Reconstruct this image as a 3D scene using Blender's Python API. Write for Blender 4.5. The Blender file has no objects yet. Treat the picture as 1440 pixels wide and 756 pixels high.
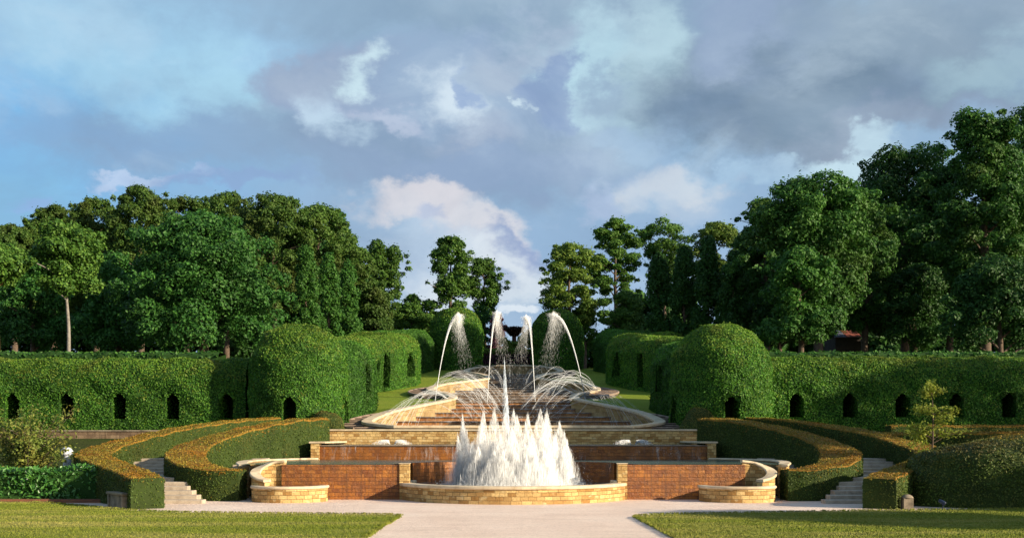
import bpy, bmesh, math, random
import numpy as np
R = math.radians
rng = np.random.default_rng(7)
random.seed(7)
sc = bpy.context.scene
COL = sc.collection
EYE, HV, CU, F = 2.55, 614.0, 722.0, 1500.0          # survey constants: eye height, eye level and axis in the photograph


def X(u, Y): return (u - CU) / F * Y
def Z(v, Y): return EYE + (HV - v) / F * Y
def pl(y): return .121 * y - 4.05                     # slope of the cascade rims


def terr(x, y):
    """height of the land"""
    x = np.asarray(x, float); y = np.asarray(y, float)
    t = np.clip((y - 45.0) / 15.0, 0, 1)
    low = 2.1 * t * t * (3 - 2 * t)
    hi = .121 * np.minimum(y, 122) - 4.55 + .012 * np.maximum(y - 122, 0)
    k = np.clip((y - 59.0) / 3.0, 0, 1)
    z = low * (1 - k) + np.maximum(hi, low) * k
    return z


# ------------------------------------------------------------------ materials
class NT:
    def __init__(s, tree): s.t = tree
    def n(s, typ, _in=None, **kw):
        nd = s.t.nodes.new(typ)
        for k, v in kw.items(): setattr(nd, k, v)
        for k, v in (_in or {}).items():
            if isinstance(v, bpy.types.NodeSocket): s.t.links.new(v, nd.inputs[k])
            else: nd.inputs[k].default_value = v
        return nd
    def math(s, op, a, b=0.0, c=0.0, clamp=False):
        nd = s.n('ShaderNodeMath', {0: a, 1: b, 2: c}, operation=op); nd.use_clamp = clamp
        return nd.outputs[0]
    def mix(s, fac, a, b, mode='MIX'):
        nd = s.n('ShaderNodeMix', data_type='RGBA', blend_type=mode)
        for i, v in ((0, fac), (6, a), (7, b)):
            if isinstance(v, bpy.types.NodeSocket): s.t.links.new(v, nd.inputs[i])
            else: nd.inputs[i].default_value = v if i == 0 or len(v) == 4 else (*v, 1)
        return nd.outputs[2]
    def noise(s, vec, scale, detail=4, rough=.55, dist=0.0, dim='3D'):
        nd = s.n('ShaderNodeTexNoise', {'Scale': scale, 'Detail': detail, 'Roughness': rough, 'Distortion': dist}, noise_dimensions=dim)
        if vec is not None: s.t.links.new(vec, nd.inputs['Vector'])
        return nd.outputs['Fac']
    def ramp(s, fac, stops):
        nd = s.n('ShaderNodeValToRGB'); cr = nd.color_ramp
        while len(cr.elements) < len(stops): cr.elements.new(.5)
        for e, (p, c) in zip(cr.elements, stops):
            e.position = p; e.color = (*c, 1) if len(c) == 3 else c
        s.t.links.new(fac, nd.inputs[0]); return nd.outputs[0]
    def remap(s, v, a, b, c=0.0, d=1.0):
        return s.n('ShaderNodeMapRange', {0: v, 1: a, 2: b, 3: c, 4: d}).outputs[0]


def new_mat(name):
    m = bpy.data.materials.new(name); m.use_nodes = True
    m.node_tree.nodes.clear()
    g = NT(m.node_tree)
    out = g.n('ShaderNodeOutputMaterial')
    return m, g, out


def finish(g, out, col, rough=.8, spec=.3, bump=None, bstr=.4, bdist=.02, **kw):
    p = g.n('ShaderNodeBsdfPrincipled')
    for k, v in (('Base Color', col), ('Roughness', rough), ('Specular IOR Level', spec), *kw.items()):
        if isinstance(v, bpy.types.NodeSocket): g.t.links.new(v, p.inputs[k])
        else: p.inputs[k].default_value = (*v, 1) if isinstance(v, tuple) and len(v) == 3 else v
    if bump is not None:
        b = g.n('ShaderNodeBump', {'Strength': bstr, 'Distance': bdist, 'Height': bump})
        g.t.links.new(b.outputs[0], p.inputs['Normal'])
    g.t.links.new(p.outputs[0], out.inputs[0])
    return p


def geo_pos(g): return g.n('ShaderNodeNewGeometry').outputs['Position']


def leaf_mat(name, stops, patch=None, pscale=.6, transl=.25, rough=.55, spec=.25, vary=0):
    """stops: colour ramp over a random value per leaf; patch: second colour mixed in over irregular patches"""
    m, g, out = new_mat(name)
    ge = g.n('ShaderNodeNewGeometry')
    col = g.ramp(ge.outputs['Random Per Island'], stops)
    nz = g.noise(ge.outputs['Position'], pscale, 3, .6)
    if patch: col = g.mix(g.remap(nz, .48, .68), col, patch)
    nz2 = g.noise(ge.outputs['Position'], pscale * .37, 2)
    v = g.remap(nz2, .3, .7, .75, 1.25)
    if vary:
        oi = g.n('ShaderNodeObjectInfo'); v = g.math('MULTIPLY', v, g.remap(oi.outputs['Random'], 0, 1, 1 - vary, 1 + vary))
    hsv = g.n('ShaderNodeHueSaturation', {'Color': col, 'Value': v})
    p = g.n('ShaderNodeBsdfPrincipled', {'Base Color': hsv.outputs[0], 'Roughness': rough, 'Specular IOR Level': spec})
    tr = g.n('ShaderNodeBsdfTranslucent', {'Color': hsv.outputs[0]})
    mx = g.n('ShaderNodeMixShader', {0: transl, 1: p.outputs[0], 2: tr.outputs[0]})
    g.t.links.new(mx.outputs[0], out.inputs[0])
    return m


def stone_mat(name, c1, c2, mortar, bw=.3, bh=.15, stain=(.2, .12, .06), st=(.55, .75), rough=.85, spec=.25, bstr=.7, bdist=.03, dark=.5, streak=0.0, light=None):
    """coursed blocks; uv in metres"""
    m, g, out = new_mat(name)
    uv = g.n('ShaderNodeUVMap').outputs[0]
    wob = g.n('ShaderNodeTexNoise', {'Scale': 2.5, 'Detail': 2, 'Vector': uv})
    uvw = g.n('ShaderNodeMix', {0: .012, 4: uv, 5: wob.outputs['Color']}, data_type='VECTOR').outputs[1]
    br = g.n('ShaderNodeTexBrick', {'Vector': uvw, 'Color1': (0, 0, 0, 1), 'Color2': (1, 1, 1, 1), 'Mortar': (.5, .5, .5, 1), 'Scale': 1.0,
                                    'Mortar Size': .008, 'Mortar Smooth': .5, 'Bias': 0.0, 'Brick Width': bw, 'Row Height': bh}, offset=.5, squash=1.3, squash_frequency=3)
    col = g.ramp(br.outputs['Color'], [(0, c1), (.45, tuple(.5 * (a + b) for a, b in zip(c1, c2))), (1, c2)])
    if light: 
        lt = g.noise(g.n('ShaderNodeVectorMath', {0: uv, 1: (1 / bw, 1 / bh, 1)}, operation='MULTIPLY').outputs[0], .8, 1)
        col = g.mix(g.remap(lt, .62, .72, 0, .7), col, light)
    n1 = g.noise(uv, 1.1, 5, .6)
    col = g.mix(g.remap(n1, st[0], st[1], 0, .8), col, stain)
    n2 = g.noise(uv, 14, 4, .7)
    col = g.mix(g.remap(n2, .3, .7, 0, dark), col, tuple(.55 * c for c in c1))
    if streak:
        sv = g.n('ShaderNodeVectorMath', {0: uv, 1: (7, .35, 1)}, operation='MULTIPLY').outputs[0]
        n3 = g.noise(sv, 1.0, 4, .6)
        col = g.mix(g.remap(n3, .48, .7, 0, streak), col, (.03, .017, .01))
    col = g.mix(br.outputs['Fac'], col, mortar)
    h = g.math('ADD', g.math('MULTIPLY', br.outputs['Fac'], -1.0), g.math('MULTIPLY', n2, .8))
    h = g.math('ADD', h, g.math('MULTIPLY', g.noise(uv, 5, 2), .5))
    h = g.math('ADD', h, g.math('MULTIPLY', br.outputs['Color'], .5))
    finish(g, out, col, rough, spec, h, bstr, bdist)
    return m


def plain_stone(name, c, c2, rough=.8, scale=3, spec=.3):
    m, g, out = new_mat(name)
    p = geo_pos(g)
    n = g.noise(p, scale, 6, .65)
    col = g.ramp(n, [(.3, c2), (.55, c), (.8, tuple(min(1, 1.15 * a) for a in c))])
    n2 = g.noise(p, 22, 3, .7)
    col = g.mix(g.remap(n2, .5, .75, 0, .4), col, c2)
    finish(g, out, col, rough, spec, n2, .35, .02)
    return m


M = {}
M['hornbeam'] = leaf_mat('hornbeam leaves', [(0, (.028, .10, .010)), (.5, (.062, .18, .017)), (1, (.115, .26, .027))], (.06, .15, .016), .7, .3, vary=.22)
M['hornbeam_shade'] = leaf_mat('hornbeam leaves with shade in colour', [(0, (.016, .066, .007)), (.5, (.036, .118, .012)), (1, (.07, .175, .019))], (.04, .10, .012), .7, .3)  # side shade of the tunnel hedges, put into a darker leaf colour
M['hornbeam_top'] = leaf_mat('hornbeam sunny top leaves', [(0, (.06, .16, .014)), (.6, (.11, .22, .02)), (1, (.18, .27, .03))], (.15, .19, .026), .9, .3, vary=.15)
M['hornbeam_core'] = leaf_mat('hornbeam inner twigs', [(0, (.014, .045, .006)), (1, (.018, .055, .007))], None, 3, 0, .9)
M['yew'] = leaf_mat('yew side foliage', [(0, (.045, .085, .012)), (.5, (.07, .115, .016)), (1, (.11, .145, .022))], (.10, .105, .02), .5, .2)
M['yew_top'] = leaf_mat('yew orange new growth', [(0, (.12, .12, .014)), (.5, (.26, .18, .02)), (1, (.37, .28, .04))], (.33, .145, .014), .6, .2)
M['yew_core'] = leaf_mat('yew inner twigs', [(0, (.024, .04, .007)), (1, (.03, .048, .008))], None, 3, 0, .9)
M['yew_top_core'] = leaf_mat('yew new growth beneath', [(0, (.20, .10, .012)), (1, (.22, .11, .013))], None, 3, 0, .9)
M['grass_blade'] = leaf_mat('grass blades', [(0, (.11, .17, .02)), (.5, (.19, .25, .034)), (1, (.30, .32, .07))], (.30, .28, .07), .5, .35)
M['laurel'] = leaf_mat('laurel leaves', [(0, (.025, .10, .014)), (.6, (.055, .17, .025)), (1, (.10, .24, .04))], None, .9, .2, .35, .5)
M['shrub'] = leaf_mat('yellow green shrub leaves', [(0, (.075, .12, .02)), (.6, (.15, .20, .034)), (1, (.27, .29, .06))], (.19, .17, .035), .9, .35)
M['sapling'] = leaf_mat('young tree leaves', [(0, (.17, .23, .028)), (.6, (.27, .33, .045)), (1, (.40, .42, .07))], None, .9, .4)
M['mound'] = leaf_mat('olive shrub foliage', [(0, (.075, .10, .014)), (1, (.11, .12, .02))], (.12, .10, .018), .6, .1)
TREE_MATS = {
 'maple': ([(0, (.016, .065, .012)), (.5, (.034, .115, .018)), (1, (.065, .17, .028))], None),
 'light': ([(0, (.03, .085, .012)), (.5, (.06, .14, .018)), (1, (.11, .2, .03))], None),
 'olive': ([(0, (.032, .08, .012)), (.5, (.055, .115, .018)), (1, (.095, .16, .027))], (.075, .105, .02)),
 'deep': ([(0, (.016, .06, .010)), (.5, (.036, .11, .016)), (1, (.07, .165, .025))], (.065, .13, .02)),
 'column': ([(0, (.02, .075, .012)), (.5, (.04, .12, .016)), (1, (.07, .165, .024))], None),
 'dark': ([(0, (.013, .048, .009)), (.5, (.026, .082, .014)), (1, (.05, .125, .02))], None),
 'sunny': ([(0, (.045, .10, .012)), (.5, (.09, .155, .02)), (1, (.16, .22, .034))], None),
 'purple': ([(0, (.03, .012, .02)), (.5, (.07, .025, .045)), (1, (.13, .05, .08))], None),
 'brown': ([(0, (.02, .014, .01)), (1, (.05, .03, .02))], None),
}
for k, (st, pa) in TREE_MATS.items(): M[k] = leaf_mat(k + ' tree foliage', [(p_, tuple(1.18 * v_ for v_ in c_)) for p_, c_ in st], pa, .25, .3)
M['bark'] = plain_stone('grey brown bark', (.12, .085, .06), (.05, .035, .025), .9, 4)
M['pale_bark'] = plain_stone('pale grey bark', (.24, .22, .19), (.11, .095, .08), .9, 4)
M['orange_bark'] = plain_stone('orange brown bark', (.30, .15, .07), (.14, .07, .035), .9, 4)
M['sandstone'] = stone_mat('golden sandstone blocks', (.36, .19, .055), (.82, .58, .25), (.2, .12, .05), .30, .15, (.36, .18, .06), (.5, .8), bstr=1.0, bdist=.05, light=(.78, .64, .36))
M['rim_stone'] = stone_mat('pale rim sandstone', (.30, .20, .09), (.52, .39, .20), (.2, .13, .07), .6, .3, (.20, .12, .06), (.48, .72), bstr=.5, dark=.5)
M['wet_brick'] = stone_mat('wet orange brick', (.25, .070, .008), (.54, .19, .018), (.15, .046, .011), .27, .15, (.13, .042, .012), (.42, .66), .5, .5, 1.0, .05, .6, .5)
M['wet_wall'] = stone_mat('wet brown wall', (.22, .068, .012), (.42, .15, .022), (.11, .04, .014), .3, .16, (.12, .045, .012), (.45, .7), .45, .4, .7, .04, .6, .3)
M['weir'] = stone_mat('wet weir brick', (.42, .16, .04), (.70, .33, .10), (.09, .05, .03), .22, .12, (.12, .06, .035), (.45, .7), .4, .5, .8, .03, .6, .3)
M['coping'] = plain_stone('pale coping stone', (.62, .50, .34), (.40, .29, .17), .75, 2.2)
M['slate'] = plain_stone('dark wet stone', (.115, .085, .07), (.05, .038, .032), .5, 3)
M['slate_edge'] = plain_stone('dry edge of dark stone', (.30, .22, .16), (.16, .11, .08), .7, 3)
M['step'] = plain_stone('worn step stone', (.46, .38, .29), (.28, .22, .17), .85, 3)
M['weir_grey'] = stone_mat('grey wet weir stone', (.24, .16, .10), (.42, .31, .22), (.14, .10, .07), .3, .16, (.09, .06, .045), (.45, .7), .4, .5, .8, .03, .6, .4)
M['old_wall'] = stone_mat('old brown garden wall', (.16, .10, .06), (.33, .23, .14), (.1, .07, .05), .5, .22, (.09, .06, .04), (.5, .7), dark=.6, streak=.6)
M['edging'] = stone_mat('red brick edging', (.2, .07, .04), (.3, .12, .06), (.14, .1, .08), .22, .07)
M['bench'] = plain_stone('weathered bench stone', (.26, .21, .15), (.11, .09, .06), .9, 3)
M['roof'] = plain_stone('red roof tiles', (.3, .09, .06), (.2, .06, .045), .8, 6)
M['roof_grey'] = plain_stone('grey slate roof', (.16, .17, .22), (.1, .11, .15), .7, 6)
M['dark_wall'] = plain_stone('dark cottage wall', (.05, .04, .035), (.03, .025, .02), .9, 3)
M['timber'] = plain_stone('dark red timber', (.055, .022, .016), (.03, .013, .01), .8, 4)


def mat_gravel():
    m, g, out = new_mat('pinkish gravel')
    p = geo_pos(g)
    n = g.noise(p, .35, 6, .65); n2 = g.noise(p, 7, 8, .9); n3 = g.noise(p, 26, 3, .8)
    col = g.ramp(n, [(.3, (.74, .55, .44)), (.55, (.86, .68, .56)), (.8, (.90, .76, .65))])
    col = g.mix(g.remap(n2, .46, .66, 0, .5), col, (.54, .40, .31))
    col = g.mix(g.remap(n3, .52, .7, 0, .5), col, (.90, .79, .68))
    vo = g.n('ShaderNodeTexVoronoi', {'Vector': p, 'Scale': 16.0})
    col = g.mix(g.remap(vo.outputs['Color'], .6, .95, 0, .4), col, (.44, .34, .28))
    st = g.n('ShaderNodeVectorMath', {0: p, 1: (.22, 1.6, 1)}, operation='MULTIPLY').outputs[0]
    col = g.mix(g.remap(g.noise(st, 1, 6, .7), .48, .72, 0, .45), col, (.60, .45, .36))
    finish(g, out, col, .95, .15, g.math('ADD', n2, n3), .8, .04)
    return m
M['gravel'] = mat_gravel()


def mat_lawn(name, a, b, dry, dryamt):
    m, g, out = new_mat(name)
    p = geo_pos(g)
    n = g.noise(p, .5, 6, .7)
    col = g.ramp(n, [(.3, a), (.7, b)])
    st = g.n('ShaderNodeVectorMath', {0: p, 1: (.16, 1.0, 1)}, operation='MULTIPLY').outputs[0]
    n1 = g.noise(st, .6, 6, .7)
    col = g.mix(g.remap(n1, .44, .66, 0, dryamt), col, dry)
    n4 = g.noise(st, 2.1, 5, .75)
    col = g.mix(g.remap(n4, .5, .72, 0, .65), col, tuple(.5 * c for c in a))
    n2 = g.noise(p, 10, 6, .85)
    col = g.mix(g.remap(n2, .42, .7, 0, .75), col, tuple(.4 * c for c in a))
    n3 = g.noise(p, 30, 2, .7)
    col = g.mix(g.remap(n3, .52, .75, 0, .6), col, tuple(min(1, 1.55 * c) for c in b))
    finish(g, out, col, .9, .1, n2, .9, .1)
    return m
M['lawn'] = mat_lawn('short dry summer lawn', (.18, .235, .026), (.28, .31, .045), (.50, .42, .14), .85)
M['slope_lawn'] = mat_lawn('mown slope lawn', (.16, .24, .02), (.25, .31, .034), (.32, .29, .05), .4)
M['earth'] = mat_lawn('rough grass and earth', (.03, .055, .01), (.06, .08, .018), (.09, .07, .035), .5)


def mat_water(name, c, rough=.06, scale=3.0, foam=.0):
    m, g, out = new_mat(name)
    p = geo_pos(g)
    n = g.noise(p, scale, 4, .6, .4)
    col = c
    if foam: col = g.mix(g.remap(g.noise(p, 1.7, 5, .7), .5, .7, 0, foam), (*c, 1), (.55, .58, .6))
    finish(g, out, col, rough, .5, n, .25, .05)
    return m
M['pool'] = mat_water('green pool water', (.075, .11, .085), .22, 6.0)
M['basin_water'] = mat_water('foaming basin water', (.05, .06, .055), .12, 5, .8)
M['weir_water'] = mat_water('thin water on the weirs', (.20, .145, .10), .3, 6, .8)


def mat_spray(name, c=(.94, .97, 1.0), tr=.4):
    """droplets scatter light every way: shading does not follow the facets of the strands"""
    m, g, out = new_mat(name)
    nv = g.n('ShaderNodeCombineXYZ', {0: .55, 1: -.62, 2: .56}).outputs[0]
    d = g.n('ShaderNodeBsdfDiffuse', {'Color': (*c, 1), 'Normal': nv})
    t = g.n('ShaderNodeBsdfTranslucent', {'Color': (*c, 1), 'Normal': nv})
    d2 = g.n('ShaderNodeBsdfTranslucent', {'Color': (*c, 1)})
    mx = g.n('ShaderNodeMixShader', {0: .25, 1: d.outputs[0], 2: d2.outputs[0]})
    tp = g.n('ShaderNodeBsdfTransparent')
    mx2 = g.n('ShaderNodeMixShader', {0: tr, 1: mx.outputs[0], 2: tp.outputs[0]})
    g.t.links.new(mx2.outputs[0], out.inputs[0])
    return m
M['spray'] = mat_spray('white aerated water')
M['arc_water'] = mat_spray('thin arching water', (.94, .97, 1.0), .5)
M['plume'] = mat_spray('white feathery plume water', (.98, .99, 1.0), .68)
M['jet_blue'] = mat_spray('bluish jet water', (.80, .88, .97), .5)


def mat_film(name, lo, hi, amt, c=(.85, .88, .9)):
    """water running down a wall: white broken streaks, clear between"""
    m, g, out = new_mat(name)
    uv = g.n('ShaderNodeUVMap').outputs[0]
    def sc_(x, y): return g.n('ShaderNodeVectorMath', {0: uv, 1: (x, y, 1)}, operation='MULTIPLY').outputs[0]
    n = g.noise(sc_(5, .9), 1, 8, .75, .5)
    n2 = g.noise(sc_(22, 4), 1, 3, .7)
    big = g.remap(g.noise(sc_(.45, .3), 1, 3), .42, .62)
    a = g.math('MULTIPLY', g.math('MULTIPLY', g.remap(n, lo, hi, 0, amt), big), g.remap(n2, .35, .6, .3, 1))
    d = g.n('ShaderNodeBsdfDiffuse', {'Color': (*c, 1)})
    t = g.n('ShaderNodeBsdfTransparent')
    mx = g.n('ShaderNodeMixShader', {0: a, 1: t.outputs[0], 2: d.outputs[0]})
    g.t.links.new(mx.outputs[0], out.inputs[0])
    return m
M['film'] = mat_film('falling water film', .5, .72, .6)
M['film_faint'] = mat_film('thin falling water', .56, .85, .25)
M['pale_paint'] = plain_stone('pale blue white paint', (.62, .66, .74), (.3, .35, .45), .5, 9)
M['lamp_metal'] = plain_stone('dark blue grey metal', (.03, .045, .09), (.02, .025, .04), .4, 6)


# ------------------------------------------------------------------ mesh building
class MB:
    def __init__(s): s.v = []; s.f = []; s.n = 0
    def add(s, v, f, mat=0, uv=None, smooth=False):
        v = np.asarray(v, float).reshape(-1, 3); f = np.asarray(f, int)
        if len(f) == 0: return
        s.v.append(v)
        s.f.append((f + s.n, mat, None if uv is None else np.asarray(uv, float)[f].reshape(-1, 2), smooth)); s.n += len(v)
    def build(s, name, mats, parent=None):
        me = bpy.data.meshes.new(name)
        v = np.concatenate(s.v)
        lv = np.concatenate([f.reshape(-1) for f, *_ in s.f])
        tot = np.concatenate([np.full(len(f), f.shape[1]) for f, *_ in s.f])
        st = np.concatenate([[0], np.cumsum(tot)[:-1]])
        me.vertices.add(len(v)); me.vertices.foreach_set('co', v.astype(np.float32).reshape(-1))
        me.loops.add(len(lv)); me.loops.foreach_set('vertex_index', lv.astype(np.int32))
        me.polygons.add(len(tot)); me.polygons.foreach_set('loop_start', st.astype(np.int32))
        me.polygons.foreach_set('loop_total', tot.astype(np.int32))
        me.polygons.foreach_set('material_index', np.concatenate([np.full(len(f), m) for f, m, *_ in s.f]).astype(np.int32))
        me.polygons.foreach_set('use_smooth', np.concatenate([np.full(len(f), sm) for f, _, _, sm in s.f]).astype(bool))
        if any(u is not None for _, _, u, _ in s.f):
            uvl = me.uv_layers.new(name='UVMap')
            uv = np.concatenate([np.zeros((f.size, 2)) if u is None else u for f, _, u, _ in s.f])
            uvl.data.foreach_set('uv', uv.astype(np.float32).reshape(-1))
        me.update(calc_edges=True); me.validate()
        if name in ('step',):
            bm = bmesh.new(); bm.from_mesh(me); bmesh.ops.remove_doubles(bm, verts=bm.verts, dist=1e-4); bm.to_mesh(me); bm.free()
        for m in mats: me.materials.append(M[m])
        o = bpy.data.objects.new(name, me); COL.objects.link(o)
        if parent is not None: o.parent = parent
        return o


def tag(o, label, cat, group=None, kind=None):
    if label: o['label'] = label
    if cat: o['category'] = cat
    if group: o['group'] = group
    if kind: o['kind'] = kind
    return o
def structure(o): o['kind'] = 'structure'; return o
def thing(name, label, cat, group=None, loc=(0, 0, 0)):
    o = bpy.data.objects.new(name, None); COL.objects.link(o); o.empty_display_size = .3
    o.location = loc
    return tag(o, label, cat, group)
def under(o, root):
    """parent a mesh whose vertices are in world space"""
    o.parent = root; o.matrix_parent_inverse.translation = [-c for c in root.location]
    return o


def cr(pts, n=8):
    """Catmull-Rom through control points"""
    P = np.asarray(pts, float); P = np.vstack([2 * P[0] - P[1], P, 2 * P[-1] - P[-2]])
    out = []
    for i in range(1, len(P) - 2):
        p0, p1, p2, p3 = P[i - 1:i + 3]
        for t in np.arange(n) / n:
            out.append(.5 * ((2 * p1) + (p2 - p0) * t + (2 * p0 - 5 * p1 + 4 * p2 - p3) * t * t + (3 * p1 - p0 - 3 * p2 + p3) * t ** 3))
    out.append(P[-2]); return np.array(out)


def normals2(P):
    d = np.gradient(P[:, :2], axis=0); d /= np.linalg.norm(d, axis=1)[:, None] + 1e-9
    return np.stack([-d[:, 1], d[:, 0]], 1)


def sweep(mb, P, sec, mat=0, caps=True, smooth=False, zuv=True):
    """P: (n,3) path; sec(i) -> list of (offset to the left of travel, dz). u = length, v = height"""
    P = np.asarray(P, float); N = normals2(P); n = len(P)
    S = [np.asarray(sec(i) if callable(sec) else sec, float) for i in range(n)]
    k = len(S[0])
    V = np.zeros((n, k, 3))
    for i in range(n):
        V[i, :, :2] = P[i, :2] + S[i][:, :1] * N[i]
        V[i, :, 2] = P[i, 2] + S[i][:, 1]
    arc = np.concatenate([[0], np.cumsum(np.linalg.norm(np.diff(P[:, :2], axis=0), axis=1))])
    for j in range(k - 1):                                # each strip has its own uv (walls: height; tops: offset)
        vv = V[:, j:j + 2].reshape(-1, 3)
        flat = abs(S[n // 2][j, 1] - S[n // 2][j + 1, 1]) < .6 * abs(S[n // 2][j, 0] - S[n // 2][j + 1, 0])
        uv = np.zeros((n * 2, 2)); uv[:, 0] = np.repeat(arc, 2)
        uv[:, 1] = np.array([s[j:j + 2, 0] for s in S]).reshape(-1) if flat else vv[:, 2]
        a = np.arange(n - 1) * 2
        mb.add(vv, np.stack([a, a + 1, a + 3, a + 2], 1), mat[j] if isinstance(mat, (list, tuple)) else mat, uv, smooth)
    if caps:
        for i in (0, n - 1):
            ca = V[i]; uv = np.stack([S[i][:, 0], ca[:, 2]], 1)
            f = np.arange(k)[None]; f = f if i == 0 else f[:, ::-1]
            mb.add(ca, f, mat[0] if isinstance(mat, (list, tuple)) else mat, uv)
    return V


def wall(mb, P, thick, zbot, mat=0):
    P = np.asarray(P, float); zb = np.broadcast_to(np.asarray(zbot, float), (len(P),))
    t = thick / 2
    return sweep(mb, P, lambda i: [(t, zb[i] - P[i, 2]), (t, 0), (-t, 0), (-t, zb[i] - P[i, 2])], mat)
def coping(mb, P, w, h=.12, mat=0):
    a = w / 2; c = .03
    return sweep(mb, P, [(a - c, 0), (a, c), (a, h - c), (a - c, h), (-a + c, h), (-a, h - c), (-a, c), (-a + c, 0), (a - c, 0)], mat)


def box(mb, lo, hi, mat=0, rot=0, c=None, bev=0.0):
    lo = np.array(lo, float); hi = np.array(hi, float)
    w, d = hi[0] - lo[0], hi[1] - lo[1]
    b = bev
    def ring(i, z): return [(lo[0] + i, lo[1] + i, z), (hi[0] - i, lo[1] + i, z), (hi[0] - i, hi[1] - i, z), (lo[0] + i, hi[1] - i, z)]
    rings = [ring(0, lo[2]), ring(0, hi[2])] if not b else [ring(b, lo[2]), ring(0, lo[2] + b), ring(0, hi[2] - b), ring(b, hi[2])]
    V = np.array(rings, float).reshape(-1, 3); nr = len(rings)
    f = []; 
    if rot:
        cx, cy = c if c else (lo[:2] + hi[:2]) / 2
        x, y = V[:, 0] - cx, V[:, 1] - cy
        V = np.stack([cx + x * math.cos(rot) - y * math.sin(rot), cy + x * math.sin(rot) + y * math.cos(rot), V[:, 2]], 1)
    for r in range(nr - 1):
        for k in range(4):
            a, bb = r * 4 + k, r * 4 + (k + 1) % 4
            q = [a, bb, bb + 4, a + 4]
            vv = V[q]; L = w if k % 2 == 0 else d
            mb.add(vv, [[0, 1, 2, 3]], mat, np.array([(0, vv[0, 2]), (L, vv[1, 2]), (L, vv[2, 2]), (0, vv[3, 2])]))
    for q in ([0, 3, 2, 1], [nr * 4 - 4 + k for k in range(4)]):
        vv = V[q]; mb.add(vv, [[0, 1, 2, 3]], mat, vv[:, :2] - vv[0, :2])


def tube(mb, P, rad, sides=6, mat=0, smooth=True):
    P = np.asarray(P, float); n = len(P); rad = np.broadcast_to(np.asarray(rad, float), (n,))
    d = np.gradient(P, axis=0); d /= np.linalg.norm(d, axis=1)[:, None] + 1e-9
    ref = np.where(np.abs(d[:, 2:3]) > .9, np.array([[1., 0, 0]]), np.array([[0, 0, 1.]]))
    a = np.cross(d, ref); a /= np.linalg.norm(a, axis=1)[:, None] + 1e-9; b = np.cross(d, a)
    an = np.arange(sides) * 2 * math.pi / sides
    V = P[:, None] + rad[:, None, None] * (np.cos(an)[None, :, None] * a[:, None] + np.sin(an)[None, :, None] * b[:, None])
    i = np.arange(n - 1)[:, None] * sides; k = np.arange(sides)[None]; k2 = (k + 1) % sides
    f = np.stack([i + k, i + k2, i + sides + k2, i + sides + k], -1).reshape(-1, 4)
    mb.add(V.reshape(-1, 3), f, mat, None, smooth)


def leaves(mb, C, Nn, size, mat=0, tilt=.7, aspect=.55, sjit=.4, r=None):
    """one rhombic leaf (spray) at each point"""
    r = r or rng; n = len(C)
    if n == 0: return
    m = Nn + tilt * r.normal(size=(n, 3)); m /= np.linalg.norm(m, axis=1)[:, None] + 1e-9
    t = np.cross(m, r.normal(size=(n, 3))); t /= np.linalg.norm(t, axis=1)[:, None] + 1e-9
    b = np.cross(m, t)
    L = size * (1 + sjit * r.uniform(-1, 1, n))[:, None]
    V = np.stack([C - t * L * .5, C + b * L * aspect * .5 + t * L * .08 + m * L * .06, C + t * L * .5, C - b * L * aspect * .5 + t * L * .08 + m * L * .06], 1)
    f = np.arange(n * 4).reshape(n, 4)
    mb.add(V.reshape(-1, 3), f, mat)


def flakes(mb, C, L, W, r, mat=0, jit=.12, ax=None):
    """tiny elongated water flecks, long side along ax (upright by default)"""
    n = len(C); t = (np.array([[0, 0, 1.]]) if ax is None else ax) + r.normal(0, jit, (n, 3)); t /= np.linalg.norm(t, axis=1)[:, None]
    b = np.cross(t, r.normal(size=(n, 3))); b /= np.linalg.norm(b, axis=1)[:, None] + 1e-9
    L = np.asarray(L)[:, None] * .5; W = np.asarray(W)[:, None] * .5
    V = np.stack([C - t * L, C + b * W, C + t * L, C - b * W], 1)
    mb.add(V.reshape(-1, 3), np.arange(n * 4).reshape(n, 4), mat)


def surf_points(V, Fq, dens, r=None):
    r = r or rng
    """random points and normals on quads"""
    V = np.asarray(V); T = np.concatenate([Fq[:, [0, 1, 2]], Fq[:, [0, 2, 3]]])
    a, b, c = V[T[:, 0]], V[T[:, 1]], V[T[:, 2]]
    cr_ = np.cross(b - a, c - a); ar = .5 * np.linalg.norm(cr_, axis=1)
    tot = ar.sum(); n = int(tot * dens)
    if n < 1: return np.zeros((0, 3)), np.zeros((0, 3))
    idx = r.choice(len(T), n, p=ar / tot)
    s, t = r.random(n), r.random(n); k = s + t > 1; s[k] = 1 - s[k]; t[k] = 1 - t[k]
    P = a[idx] + s[:, None] * (b - a)[idx] + t[:, None] * (c - a)[idx]
    N = cr_[idx] / (2 * ar[idx][:, None] + 1e-12)
    return P, N


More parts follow.
